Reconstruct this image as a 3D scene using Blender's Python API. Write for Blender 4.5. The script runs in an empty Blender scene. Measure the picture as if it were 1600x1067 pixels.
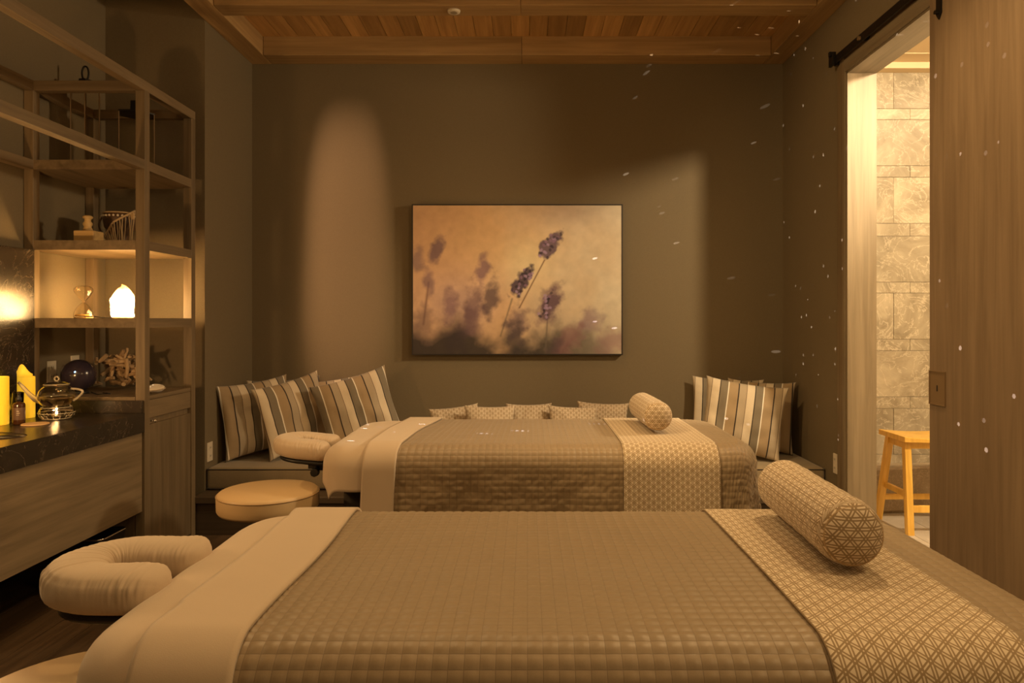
import bpy, math, random
import numpy as np
from mathutils import Vector, Matrix, noise
random.seed(7); rng = np.random.RandomState(3)
PI = math.pi
E = 1.25                      # eye height; E + z turns "above the eye" into world height
S = bpy.context.scene
COL = S.collection

# ------------------------------------------------------------------ camera
cam = bpy.data.cameras.new('camera'); co = bpy.data.objects.new('camera', cam); COL.objects.link(co)
co.location = (0, 0, E); co.rotation_euler = (PI/2, 0, 0)
cam.sensor_width = 36; cam.lens = 1105/1600*36
cam.shift_x = -24/1600; cam.shift_y = -33.5/1600
cam.clip_start = .05
S.camera = co
# ------------------------------------------------------------------ world, exposure
w = bpy.data.worlds.new('world'); S.world = w; w.use_nodes = True
w.node_tree.nodes['Background'].inputs[0].default_value = (1, .72, .45, 1)
w.node_tree.nodes['Background'].inputs[1].default_value = .05
S.view_settings.view_transform = 'Standard'; S.view_settings.look = 'None'
S.view_settings.gamma = 1; S.view_settings.use_curve_mapping = False
S.view_settings.exposure = 0.17
# ------------------------------------------------------------------ lights
WARM = (1, .66, .30); AMB = (1, .56, .22); PALE = (1, .75, .44)
def lamp(name, kind, loc, power, col, **k):
    l = bpy.data.lights.new(name, kind); l.energy = power; l.color = col
    for a, v in k.items():
        if a not in ('aim', 'scale'): setattr(l, a, v)
    o = bpy.data.objects.new(name, l); COL.objects.link(o); o.location = loc
    if 'aim' in k:
        o.rotation_euler = (Vector(k['aim']) - Vector(loc)).to_track_quat('-Z', 'Y').to_euler()
    if 'scale' in k: o.scale = k['scale']
    return o
# recessed ceiling spots between the beams
lamp('ceiling_and_fill_spot', 'SPOT', (1.15, 2.72, E+1.88), 92, WARM, spot_size=math.radians(115), spot_blend=.8, shadow_soft_size=.05, aim=(.6, 2.2, 0))
lamp('ceiling_and_fill_spot', 'SPOT', (-.75, 2.72, E+1.88), 52, WARM, spot_size=math.radians(115), spot_blend=.8, shadow_soft_size=.05, aim=(-.6, 2.3, 0))
lamp('ceiling_and_fill_spot', 'SPOT', (.1, 1.0, E+1.88), 50, WARM, spot_size=math.radians(125), spot_blend=.9, shadow_soft_size=.12, aim=(.1, 1.5, 0))
lamp('ceiling_and_fill_spot', 'SPOT', (0, 3.6, E+1.88), 34, AMB, spot_size=math.radians(130), spot_blend=1, shadow_soft_size=.12, aim=(0, 3.9, 0))
# added soft fill behind the camera, lifts the room's general glow
lamp('room_fill_light', 'AREA', (0, -.6, E+1.2), 8, WARM, shape='RECTANGLE', size=3.0, size_y=1.2, aim=(0, 3, E-.2))
lamp('side_fill_light', 'POINT', (1.25, .9, E+.85), 26, WARM, shadow_soft_size=.15)  # added fill on the right, no fixture modelled
lamp('ceiling_and_fill_spot', 'SPOT', (-1.6, 1.2, E+1.78), 210, WARM, spot_size=math.radians(62), spot_blend=.7, shadow_soft_size=.05, aim=(1.79, 3.1, E+.25))  # added fill spot that brightens the right wall and sliding door
lamp('side_fill_light', 'POINT', (-1.75, 1.5, E+.75), 12, WARM, shadow_soft_size=.15)  # added weak fill from the left, no fixture modelled
# added spot, masked to leave the tall light patch on the back wall
wl = lamp('patch_spot_light', 'SPOT', (-.55, 1.75, E+1.72), 330, (1, .58, .33), spot_size=math.radians(50), spot_blend=.1, shadow_soft_size=.02, aim=(-1.255, 4.97, E+.52))
def gate(l, hw, hh, p, s0, s1, tilt):
    """soft-edged upright mask that shapes the light patch"""
    l.data.use_nodes = True; t = l.data.node_tree; e = t.nodes['Emission']; c = t.nodes.new('ShaderNodeTexCoord'); sp_ = t.nodes.new('ShaderNodeSeparateXYZ'); t.links.new(c.outputs['Normal'], sp_.inputs[0])
    def m(op, a, b=0.0):
        n = t.nodes.new('ShaderNodeMath'); n.operation = op
        for k, v in ((0, a), (1, b)):
            if isinstance(v, (int, float)): n.inputs[k].default_value = v
            else: t.links.new(v, n.inputs[k])
        return n.outputs[0]
    z = m('ABSOLUTE', sp_.outputs[2]); u = m('DIVIDE', sp_.outputs[0], z); v = m('DIVIDE', sp_.outputs[1], z)
    d = m('ADD', m('POWER', m('ABSOLUTE', m('DIVIDE', u, hw)), p), m('POWER', m('ABSOLUTE', m('DIVIDE', v, hh)), p))
    mr = t.nodes.new('ShaderNodeMapRange'); mr.interpolation_type = 'SMOOTHSTEP'
    for k, val in (('From Min', s0), ('From Max', s1), ('To Min', 1.0), ('To Max', 0.0)): mr.inputs[k].default_value = val
    t.links.new(d, mr.inputs['Value'])
    t.links.new(m('MULTIPLY', mr.outputs[0], m('SUBTRACT', 1.0, m('MULTIPLY', u, tilt))), e.inputs['Strength'])
gate(wl, .074, .25, 3.0, .05, 2.2, 5.0)
# bathroom ceiling lamp, shines through the open doorway on the back wall
lamp('bathroom_light', 'SPOT', (2.6, 2.45, E+1.60), 270, PALE, spot_size=math.radians(170), spot_blend=.3, shadow_soft_size=.09, aim=(2.0, 3.6, 0))
lamp('bathroom_light', 'AREA', (2.8, 3.8, E+1.62), 10, (1, .80, .56), shape='RECTANGLE', size=1.0, size_y=.6, aim=(2.7, 4.2, 0))
lamp('bathroom_vanity_light', 'SPOT', (2.9, 3.3, E+1.15), 185, PALE, spot_size=math.radians(70), spot_blend=.5, shadow_soft_size=.12, aim=(-1.9, 4.1, E+.4))
# candles further along the worktop, outside the frame
lamp('counter_candle_light', 'POINT', (-2.15, 2.4, E-.2), 24, AMB, shadow_soft_size=.05)
# star projector: points of light
sp = lamp('star_projector_light', 'SPOT', (-2.255, 3.77, E-.27), 280, (1, .92, .95), spot_size=math.radians(78), spot_blend=.1, shadow_soft_size=0.0, aim=(1.75, 2.75, E+.6))
sp.data.use_nodes = True
nt = sp.data.node_tree; em = nt.nodes['Emission']
tc = nt.nodes.new('ShaderNodeTexCoord'); vo = nt.nodes.new('ShaderNodeTexVoronoi'); vo.inputs['Scale'].default_value = 55
nt.links.new(tc.outputs['Normal'], vo.inputs['Vector'])
m1 = nt.nodes.new('ShaderNodeMath'); m1.operation = 'LESS_THAN'; m1.inputs[1].default_value = .13
nt.links.new(vo.outputs['Distance'], m1.inputs[0])
sx = nt.nodes.new('ShaderNodeSeparateColor'); nt.links.new(vo.outputs['Color'], sx.inputs[0])
m2 = nt.nodes.new('ShaderNodeMath'); m2.operation = 'GREATER_THAN'; m2.inputs[1].default_value = .60
nt.links.new(sx.outputs[0], m2.inputs[0])
m3 = nt.nodes.new('ShaderNodeMath'); m3.operation = 'MULTIPLY'; nt.links.new(m1.outputs[0], m3.inputs[0]); nt.links.new(m2.outputs[0], m3.inputs[1])
m4 = nt.nodes.new('ShaderNodeMath'); m4.operation = 'MULTIPLY'; nt.links.new(m3.outputs[0], m4.inputs[0]); nt.links.new(sx.outputs[1], m4.inputs[1])
m5 = nt.nodes.new('ShaderNodeMath'); m5.operation = 'MULTIPLY'; m5.inputs[1].default_value = 5; nt.links.new(m4.outputs[0], m5.inputs[0])
nt.links.new(m5.outputs[0], em.inputs['Strength'])

# ------------------------------------------------------------------ materials
class NT:
    def __init__(s, name):
        s.m = bpy.data.materials.new(name); s.m.use_nodes = True; s.t = s.m.node_tree
        s.b = s.t.nodes['Principled BSDF']
    def n(s, kind, **k):
        nd = s.t.nodes.new('ShaderNode'+kind)
        for a, v in k.items(): setattr(nd, a, v)
        return nd
    def l(s, a, b): s.t.links.new(a, b)
    def math(s, op, a, b=None, c=None):
        nd = s.n('Math', operation=op)
        for i, v in enumerate((a, b, c)):
            if v is None: continue
            if isinstance(v, (int, float)): nd.inputs[i].default_value = v
            else: s.l(v, nd.inputs[i])
        return nd.outputs[0]
    def ramp(s, fac, stops, interp='LINEAR'):
        r = s.n('ValToRGB'); r.color_ramp.interpolation = interp
        e = r.color_ramp.elements
        while len(e) < len(stops): e.new(.5)
        for i, (p, c) in enumerate(stops): e[i].position = p; e[i].color = (*c, 1)
        s.l(fac, r.inputs[0]); return r.outputs[0]
    def coords(s, scale=(1, 1, 1), src='Object', rot=(0, 0, 0), rand=False):
        c = s.n('TexCoord'); mp = s.n('Mapping'); mp.inputs['Scale'].default_value = scale; mp.inputs['Rotation'].default_value = rot
        s.l(c.outputs[src], mp.inputs['Vector'])
        if rand:
            oi = s.n('ObjectInfo'); mul = s.math('MULTIPLY', oi.outputs['Random'], 37.0)
            cx = s.n('CombineXYZ'); s.l(mul, cx.inputs[0]); s.l(mul, cx.inputs[1]); s.l(mul, cx.inputs[2]); s.l(cx.outputs[0], mp.inputs['Location'])
        return mp.outputs[0]
    def noise(s, vec, scale=1, detail=4, rough=.5, dist=0):
        nd = s.n('TexNoise'); nd.inputs['Scale'].default_value = scale; nd.inputs['Detail'].default_value = detail
        nd.inputs['Roughness'].default_value = rough; nd.inputs['Distortion'].default_value = dist
        s.l(vec, nd.inputs['Vector']); return nd.outputs['Fac']
    def bump(s, h, strength=.2, dist=.002):
        b = s.n('Bump'); b.inputs['Strength'].default_value = strength; b.inputs['Distance'].default_value = dist
        s.l(h, b.inputs['Height']); s.l(b.outputs[0], s.b.inputs['Normal'])
    def set(s, **k):
        for a, v in k.items(): s.b.inputs[a.replace('_', ' ')].default_value = v
        return s
def plain(name, c, rough=.6, metal=0, **k):
    t = NT(name); t.set(Base_Color=(*c, 1), Roughness=rough, Metallic=metal)
    for a, v in k.items(): t.b.inputs[a.replace('_', ' ')].default_value = v
    return t.m
def wood(name, c1, c2, axis, rough=.5, vary=.25, fine=1.0):
    t = NT(name); sc = [34*fine]*3; sc[axis] = 1.6*fine
    v = t.coords(sc, rand=True)
    n1 = t.noise(v, 1, 6, .6, .6)
    sc2 = [9*fine]*3; sc2[axis] = .7*fine
    n2 = t.noise(t.coords(sc2, rand=True), 1, 3, .5, 1.6)
    f = t.math('ADD', t.math('MULTIPLY', n1, .6), t.math('MULTIPLY', n2, .45))
    c = t.ramp(f, [(.34, c1), (.68, c2)])
    h = t.n('HueSaturation'); oi = t.n('ObjectInfo')
    t.l(t.math('ADD', t.math('MULTIPLY', oi.outputs['Random'], vary), 1-vary/2), h.inputs['Value']); t.l(c, h.inputs['Color'])
    t.l(h.outputs[0], t.b.inputs['Base Color']); t.set(Roughness=rough); t.bump(n1, .25, .002); return t.m
def fabric(name, c, rough=.85, var=.12, weave=900, sheen=.2):
    t = NT(name); n = t.noise(t.coords(), 9, 3); f = t.noise(t.coords(), weave, 2)
    h = t.n('HueSaturation'); h.inputs['Color'].default_value = (*c, 1)
    t.l(t.math('ADD', t.math('MULTIPLY', n, var), t.math('ADD', t.math('MULTIPLY', f, var*1.5), 1-var*1.25)), h.inputs['Value'])
    t.l(h.outputs[0], t.b.inputs['Base Color']); t.set(Roughness=rough, Sheen_Weight=sheen); t.bump(f, .25, .001); return t.m
def paint(name, c):
    t = NT(name); n = t.noise(t.coords(), 160, 3)
    h = t.n('HueSaturation'); h.inputs['Color'].default_value = (*c, 1); t.l(t.math('ADD', t.math('MULTIPLY', n, .3), .85), h.inputs['Value'])
    t.l(h.outputs[0], t.b.inputs['Base Color']); t.set(Roughness=.75); t.bump(n, .15, .001); return t.m
def stone(name, c1, c2, vein, scale, rough, veinw=.06, rand=True):
    t = NT(name); v = t.coords(rand=rand)
    a = t.noise(v, scale, 8, .65, 1.0)
    c = t.ramp(a, [(.3, c1), (.7, c2)])
    b = t.noise(v, scale*1.3, 4, .6, 2.2)
    m = t.math('LESS_THAN', t.math('ABSOLUTE', t.math('SUBTRACT', b, .5)), veinw*.1)
    k = t.noise(v, scale*.7, 2); m = t.math('MULTIPLY', m, t.math('MULTIPLY', k, 1.1))
    mx = t.n('Mix', data_type='RGBA'); t.l(m, mx.inputs[0]); t.l(c, mx.inputs[6]); mx.inputs[7].default_value = (*vein, 1)
    h = t.n('HueSaturation'); oi = t.n('ObjectInfo'); t.l(t.math('ADD', t.math('MULTIPLY', oi.outputs['Random'], .22), .89), h.inputs['Value']); t.l(mx.outputs[2], h.inputs['Color'])
    t.l(h.outputs[0], t.b.inputs['Base Color']); t.set(Roughness=rough); return t.m
def lattice(name, cream, tan, dx=.0225, a=.036, rough=.85):
    t = NT(name); c = t.n('TexCoord'); sp = t.n('SeparateXYZ'); t.l(c.outputs['UV'], sp.inputs[0])
    x, y = sp.outputs[0], sp.outputs[1]; s = a/2/dx; cs = 1/math.sqrt(1+s*s)
    def fam(tv, per, w1=.00125, w2=.0042):
        d = t.math('MULTIPLY', t.math('ABSOLUTE', t.math('SUBTRACT', t.math('FRACT', t.math('ADD', t.math('DIVIDE', tv, per), .5)), .5)), per)
        return t.math('MULTIPLY', t.math('GREATER_THAN', d, w1), t.math('LESS_THAN', d, w2))
    f1 = fam(x, dx)
    f2 = fam(t.math('MULTIPLY', t.math('SUBTRACT', y, t.math('MULTIPLY', x, s)), cs), a*cs)
    f3 = fam(t.math('MULTIPLY', t.math('ADD', y, t.math('MULTIPLY', x, s)), cs), a*cs)
    m = t.math('MAXIMUM', f1, t.math('MAXIMUM', f2, f3))
    mx = t.n('Mix', data_type='RGBA'); t.l(m, mx.inputs[0]); mx.inputs[6].default_value = (*cream, 1); mx.inputs[7].default_value = (*tan, 1)
    t.l(mx.outputs[2], t.b.inputs['Base Color']); t.set(Roughness=rough, Sheen_Weight=.2)
    t.bump(t.math('SUBTRACT', 1, m), .3, .001); return t.m
def stripes(name):
    t = NT(name); c = t.n('TexCoord'); sp = t.n('SeparateXYZ'); t.l(c.outputs['UV'], sp.inputs[0])
    f = t.math('FRACT', t.math('DIVIDE', sp.outputs[0], .215))
    bk = (.03, .02, .015); col = t.ramp(f, [(0, bk), (.035, (.42, .34, .24)), (.235, (.16, .11, .07)), (.252, (.66, .56, .42)), (.47, bk), (.50, (.20, .165, .115)), (.705, (.8, .74, .64)), (.735, (.36, .26, .15))], 'CONSTANT')
    n = t.noise(t.coords(), 500, 2); h = t.n('HueSaturation'); t.l(t.math('ADD', t.math('MULTIPLY', n, .4), .8), h.inputs['Value']); t.l(col, h.inputs['Color'])
    t.l(h.outputs[0], t.b.inputs['Base Color']); t.set(Roughness=.8, Sheen_Weight=.2); t.bump(n, .2, .001); return t.m
def glow(name, c, s, c2=None, noise_s=14):
    t = NT(name); t.set(Base_Color=(*c, 1), Roughness=.6)
    if c2:
        n = t.noise(t.coords(), noise_s, 4); col = t.ramp(n, [(.35, c2), (.6, c)]); t.l(col, t.b.inputs['Emission Color'])
    else: t.b.inputs['Emission Color'].default_value = (*c, 1)
    t.b.inputs['Emission Strength'].default_value = s; return t.m

M = dict(
 wall=paint('wall_paint', (.168, .128, .072)),
 oak_y=wood('oak_grain_y', (.115, .08, .042), (.225, .16, .09), 1),
 oak_z=wood('oak_grain_z', (.115, .08, .042), (.225, .16, .09), 2),
 oak_x=wood('oak_grain_x', (.115, .08, .042), (.225, .16, .09), 0),
 door=wood('door_oak', (.15, .10, .058), (.235, .165, .10), 2, vary=0),
 jamb=wood('jamb_oak', (.15, .112, .066), (.24, .185, .115), 2),
 jamb_y=wood('head_oak', (.15, .112, .066), (.24, .185, .115), 1),
 beam_y=wood('beam_oak_y', (.28, .17, .07), (.47, .30, .13), 1),
 beam_x=wood('beam_oak_x', (.28, .17, .07), (.47, .30, .13), 0),
 plank=wood('ceiling_plank_oak', (.33, .18, .06), (.58, .34, .13), 1, vary=.6),
 floor=wood('floor_oak', (.045, .028, .016), (.13, .082, .045), 1, rough=.38, vary=.5),
 bench=wood('bench_oak', (.05, .034, .02), (.10, .068, .04), 0),
 honey=wood('honey_wood', (.56, .32, .05), (.80, .50, .11), 2, rough=.35, vary=.1),
 marble=stone('dark_marble', (.016, .012, .008), (.04, .028, .018), (.16, .12, .08), 4, .27, .05),
 tile=stone('beige_marble', (.22, .185, .125), (.47, .41, .30), (.58, .51, .39), 4, .38, .16),
 ledge=stone('ledge_stone', (.26, .20, .125), (.38, .30, .20), (.6, .5, .36), 9, .5, .1),
 ftile=stone('floor_tile_stone', (.40, .36, .30), (.55, .50, .43), (.6, .55, .5), 3, .4, .1),
 grout=plain('grout', (.30, .245, .165), .9),
 bathpaint=plain('bath_paint', (.62, .50, .33), .8),
 sheet=fabric('sheet_cotton', (.56, .44, .315), .8, .05, 700, .3),
 grey=fabric('bench_tweed', (.25, .19, .11), .9, .35, 420),
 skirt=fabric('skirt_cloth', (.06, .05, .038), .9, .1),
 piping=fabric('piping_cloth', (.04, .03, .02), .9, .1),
 lat=lattice('lattice_cloth', (.72, .61, .46), (.32, .225, .12), .0198, .0325),
 lat_small=lattice('lattice_cloth_small', (.70, .59, .45), (.30, .21, .115), .0185, .030),
 stripe=stripes('striped_cloth'),
 vinyl=plain('tan_vinyl', (.58, .41, .22), .42),
 vinyl_side=plain('tan_vinyl_side', (.42, .28, .14), .45),
 black=plain('black_plastic', (.012, .011, .010), .45),
 iron=plain('black_iron', (.02, .017, .014), .4, .6),
 chrome=plain('chrome', (.8, .78, .74), .15, 1),
 frame=plain('black_frame', (.018, .014, .012), .4),
 white=plain('white_plastic', (.66, .58, .46), .45),
 candle=glow('candle_wax', (.85, .45, .015), .55, (1, .60, .04), 6),
 flame=glow('flame', (1, .62, .25), 25),
 salt=glow('salt_crystal', (1, .55, .17), 42, (1, .42, .08), 10),
 ledw=glow('blue_led', (.35, .7, 1), 10),
 amber=plain('amber_bottle', (.05, .018, .006), .12),
 label=plain('bottle_label', (.10, .055, .03), .5),
 cork=plain('cork', (.52, .33, .15), .8),
 stamp=wood('stamp_wood', (.40, .24, .08), (.62, .42, .18), 0, vary=.1),
 drift=wood('driftwood', (.22, .13, .06), (.48, .33, .18), 2, rough=.8, vary=.5),
 gourd=wood('drum_wood', (.05, .025, .012), (.14, .075, .035), 2, vary=.1),
 cord=fabric('cord', (.48, .33, .17), .9, .2),
 bead=plain('bead', (.7, .6, .46), .4),
 sand=plain('sand', (.65, .40, .12), .9),
 soap=fabric('bag_cloth', (.66, .55, .40), .8, .1),
 dark_in=plain('dark_inside', (.015, .012, .01), .5),
 steel=plain('sink_bronze', (.03, .02, .012), .3, .3),
 bronze=plain('bronze_pull', (.20, .13, .065), .5, .2),
)
def quilt_mat():
    t = NT('quilt_satin'); c = t.n('TexCoord'); sp_ = t.n('SeparateXYZ'); t.l(c.outputs['UV'], sp_.inputs[0])
    def ln(o): return t.math('ABSOLUTE', t.math('SINE', t.math('MULTIPLY', o, PI/.025)))
    a, b = ln(sp_.outputs[0]), ln(sp_.outputs[1]); h = t.math('POWER', t.math('MULTIPLY', a, b), .35)
    seam = t.math('LESS_THAN', t.math('MINIMUM', a, b), .085)
    n = t.noise(t.coords(), 9, 3); f = t.noise(t.coords(), 700, 2)
    mx = t.n('Mix', data_type='RGBA'); t.l(t.math('MULTIPLY', seam, .45), mx.inputs[0]); mx.inputs[6].default_value = (.285, .208, .122, 1); mx.inputs[7].default_value = (.13, .085, .045, 1)
    hs = t.n('HueSaturation'); t.l(mx.outputs[2], hs.inputs['Color']); t.l(t.math('ADD', t.math('MULTIPLY', n, .16), t.math('ADD', t.math('MULTIPLY', f, .2), .82)), hs.inputs['Value'])
    t.l(hs.outputs[0], t.b.inputs['Base Color']); t.set(Roughness=.45, Sheen_Weight=.25)
    t.bump(t.math('ADD', h, t.math('MULTIPLY', t.noise(t.coords((60, 60, 60)), 1, 3), .35)), .28, .004); return t.m
M['quilt'] = quilt_mat()
t = NT('thin_glass'); t.set(Base_Color=(1, .97, .9, 1), Roughness=.03, Transmission_Weight=1.0, IOR=1.06); M['thin'] = t.m
g = NT('clear_glass'); g.set(Base_Color=(1, .96, .88, 1), Roughness=.02, Transmission_Weight=1.0, IOR=1.3); M['glass'] = g.m
g = NT('outline_glass'); g.set(Base_Color=(1, .90, .72, 1), Roughness=.22, Transmission_Weight=.72, IOR=1.45); M['rim'] = g.m  # paler glass, bright candlelit outlines put into the material
t = NT('salt_crystal_glow'); t.set(Base_Color=(.9, .45, .2, 1), Roughness=.6)
sp_ = t.n('SeparateXYZ'); tc_ = t.n('TexCoord'); t.l(tc_.outputs['Object'], sp_.inputs[0]); nn_ = t.noise(t.coords(), 22, 5, .7)
zz_ = t.math('ADD', t.math('DIVIDE', sp_.outputs[2], .19), t.math('MULTIPLY', t.math('SUBTRACT', nn_, .5), .55))
t.l(t.ramp(zz_, [(.25, (1, .62, .24)), (.75, (1, .47, .13)), (1.0, (1, .34, .06))]), t.b.inputs['Emission Color'])
t.l(t.math('ADD', 1.1, t.math('MULTIPLY', 120, t.math('POWER', t.math('MAXIMUM', t.math('SUBTRACT', 1.06, zz_), 0.0), 2.0))), t.b.inputs['Emission Strength']); M['salt'] = t.m
g = NT('water'); g.set(Base_Color=(1, .85, .55, 1), Roughness=.0, Transmission_Weight=1.0, IOR=1.2); M['water'] = g.m

# ------------------------------------------------------------------ mesh helpers
class MB:
    def __init__(s): s.v = []; s.f = []; s.uv = {}
    def add(s, vs, fs):
        o = len(s.v); s.v += [tuple(p) for p in vs]; s.f += [tuple(i+o for i in f) for f in fs]; return s
    def box(s, x0, x1, y0, y1, z0, z1):
        return s.add([(x0,y0,z0),(x1,y0,z0),(x1,y1,z0),(x0,y1,z0),(x0,y0,z1),(x1,y0,z1),(x1,y1,z1),(x0,y1,z1)],
            [(0,3,2,1),(4,5,6,7),(0,1,5,4),(1,2,6,5),(2,3,7,6),(3,0,4,7)])
    def bar(s, p, q, wx, wy, top=None):
        """a square post from p to q"""
        t = top or (wx, wy); vs = []
        for c, (a, b) in ((p, (wx, wy)), (q, t)):
            vs += [(c[0]-a/2, c[1]-b/2, c[2]), (c[0]+a/2, c[1]-b/2, c[2]), (c[0]+a/2, c[1]+b/2, c[2]), (c[0]-a/2, c[1]+b/2, c[2])]
        return s.add(vs, [(0,3,2,1),(4,5,6,7),(0,1,5,4),(1,2,6,5),(2,3,7,6),(3,0,4,7)])
    def tube(s, pts, r, n=10, closed=False):
        pts = [Vector(p) for p in pts]; L = len(pts); rs = r if isinstance(r, (list, tuple)) else [r]*L
        vs = []; up = Vector((0, 0, 1)); prev = None
        for i, p in enumerate(pts):
            a = pts[(i-1) % L] if (i or closed) else p; b = pts[(i+1) % L] if (i < L-1 or closed) else p
            d = (b-a).normalized()
            if prev is None:
                x = d.cross(up) if abs(d.z) < .95 else d.cross(Vector((1, 0, 0)))
            else: x = prev - d*prev.dot(d)
            x.normalize(); prev = x; y = d.cross(x)
            for k in range(n):
                an = 2*PI*k/n; vs.append(p + (x*math.cos(an)+y*math.sin(an))*rs[i])
        fs = []
        for i in range(L if closed else L-1):
            j = (i+1) % L
            for k in range(n):
                k2 = (k+1) % n; fs.append((i*n+k, i*n+k2, j*n+k2, j*n+k))
        if not closed: fs += [tuple(range(n))[::-1], tuple((L-1)*n+k for k in range(n))]
        return s.add(vs, fs)
    def lathe(s, prof, c, n=32, sx=1, sy=1):
        vs = []; L = len(prof)
        for r, z in prof:
            for k in range(n): an = 2*PI*k/n; vs.append((c[0]+r*sx*math.cos(an), c[1]+r*sy*math.sin(an), c[2]+z))
        fs = []
        for i in range(L-1):
            for k in range(n):
                k2 = (k+1) % n; fs.append((i*n+k, i*n+k2, (i+1)*n+k2, (i+1)*n+k))
        if prof[0][0] > 0: fs.append(tuple(range(n))[::-1])
        if prof[-1][0] > 0: fs.append(tuple((L-1)*n+k for k in range(n)))
        return s.add(vs, fs)
    def sphere(s, c, r, n=16, m=10, sz=1):
        return s.lathe([(max(r*math.sin(PI*i/m), 1e-5), -r*sz*math.cos(PI*i/m)) for i in range(m+1)], c, n)
def mesh(name, v, f, mat, uv=None, smooth=False):
    me = bpy.data.meshes.new(name); me.from_pydata([tuple(p) for p in v], [], f)
    me.materials.append(mat)
    if uv is not None:
        ul = me.uv_layers.new(name='UVMap'); li = np.zeros(len(me.loops), dtype=np.int32); me.loops.foreach_get('vertex_index', li)
        ul.data.foreach_set('uv', np.asarray(uv, dtype=np.float32)[li].ravel())
    if smooth: me.shade_smooth()
    return me
def thing(name, label, cat, loc, group=None, kind=None):
    o = bpy.data.objects.new(name, None); COL.objects.link(o); o.location = loc; o.empty_display_size = .05
    if label: o['label'] = label
    if cat: o['category'] = cat
    if group: o['group'] = group
    if kind: o['kind'] = kind
    return o
def wloc(p):
    l = Vector((0, 0, 0))
    while p: l += p.location; p = p.parent
    return l
def obj(name, mb, mat, parent=None, smooth=False, bevel=0, uv=None, origin=None, sub=0, solid=0, auto=None, label=None, kind=None):
    """world-space mesh; origin is the parent's place (or given)"""
    if isinstance(mb, MB): v, f = mb.v, mb.f
    else: v, f = mb
    base = wloc(parent) if parent else Vector((0, 0, 0))
    og = Vector(origin) if origin is not None else base
    v = np.asarray([tuple(p) for p in v], dtype=float) - np.array(og)
    me = mesh(name, v, f, mat if not isinstance(mat, str) else M[mat], uv, smooth)
    o = bpy.data.objects.new(name, me); COL.objects.link(o); o.parent = parent; o.location = og - base
    if bevel:
        b = o.modifiers.new('bevel', 'BEVEL'); b.width = bevel; b.segments = 2; b.limit_method = 'ANGLE'
    if sub:
        b = o.modifiers.new('sub', 'SUBSURF'); b.levels = sub; b.render_levels = sub
    if solid:
        b = o.modifiers.new('solid', 'SOLIDIFY'); b.thickness = solid; b.offset = -1
    if label: o['label'] = label
    if kind: o['kind'] = kind
    return o
def tag(o, label, cat, group=None):
    o['label'] = label; o['category'] = cat
    if group: o['group'] = group
    return o
def struct(name, mb, mat, **k):
    o = obj(name, mb, mat, **k); o['kind'] = 'structure'; return o
def shared(name, me, loc, parent):
    o = bpy.data.objects.new(name, me); COL.objects.link(o); o.parent = parent; o.location = Vector(loc) - wloc(parent); return o
def B(*a): return MB().box(*a)
def Z(z): return E+z

# ------------------------------------------------------------------ room shell
XL, XA, XR, YB, YR = -2.53, -1.934, 1.795, 4.97, 4.24
YN = -1.3
HT = Z(1.95)
floor = struct('floor', B(XL-.1, XR+.15, YN-.1, YB+.1, -.12, -.022), M['dark_in'])
pw = .149; nx = int((XR-XL)/pw)+1
fm = mesh('floor_plank', *(lambda b: (b.v, b.f))(B(-pw/2+.0015, pw/2-.0015, -.80, .80, -.022, 0)), M['floor'])
for i in range(nx):
    y = YN-.6+(i*.61) % 1.6
    while y < YB+.2:
        x = XL+pw*(i+.5)
        y0, y1 = max(y-.8, YN), min(y+.799, YB)
        if y1-y0 > .05 and x+pw/2 <= XR+pw*.5:
            x1 = min(x+pw/2-.0015, XR)
            if y1-y0 > 1.59 and x1 < XR: shared('floor_plank', fm, (x, y, 0), floor)
            else: obj('floor_plank', B(x-pw/2+.0015, x1, y0+.0015, y1, -.022, 0), 'floor', floor, origin=(x, y0, 0))
        y += 1.602
struct('wall_back', B(XA-.1, XR+.15, YB, YB+.1, 0, HT+.1), M['wall'])
struct('wall_alcove', B(XA-.1, XA, YR, YB, 0, HT+.1), M['wall'])
struct('wall_recess', B(XL-.1, XA-.1, YR, YR+.1, 0, HT+.1), M['wall'])
struct('wall_left', B(XL-.1, XL, YN, YR, 0, HT+.1), M['wall'])
struct('wall_front', B(XL-.1, XR+.147, YN-.1, YN, 0, HT+.1), M['wall'])
DY0, DY1, DT = 2.45, 3.951, Z(1.387)
wr = MB().box(XR, XR+.147, DY1, YB, 0, HT+.1).box(XR, XR+.147, YN, DY0, 0, HT+.1).box(XR, XR+.147, DY0, DY1, DT, HT+.1)
struct('wall_right', wr, M['wall'])
# door frame: jamb linings and casing
d1 = thing('door_1', None, None, (XR, DY1, 0), kind='structure')
obj('door_jamb', B(XR-.012, XR+.150, DY1-.012, DY1+.006, 0, DT), 'jamb', d1)
obj('door_jamb', B(XR-.012, XR+.150, DY0-.006, DY0+.012, 0, DT), 'jamb', d1)
obj('door_head', B(XR-.012, XR+.150, DY0, DY1, DT-.012, DT+.004), 'jamb_y', d1)
obj('casing', B(XR-.020, XR, DY1+.006, DY1+.035, 0, DT+.03), 'jamb', d1, bevel=.003)
obj('casing', B(XR-.014, XR, DY1+.037, DY1+.115, 0, DT+.09), 'oak_z', d1, bevel=.003)
obj('casing', B(XR-.020, XR, DY0-.02, DY1+.006, DT, DT+.03), 'jamb_y', d1, bevel=.003)
obj('casing', B(XR-.014, XR, DY0-.08, DY1+.037, DT+.032, DT+.08), 'jamb_y', d1, bevel=.003)
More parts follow.
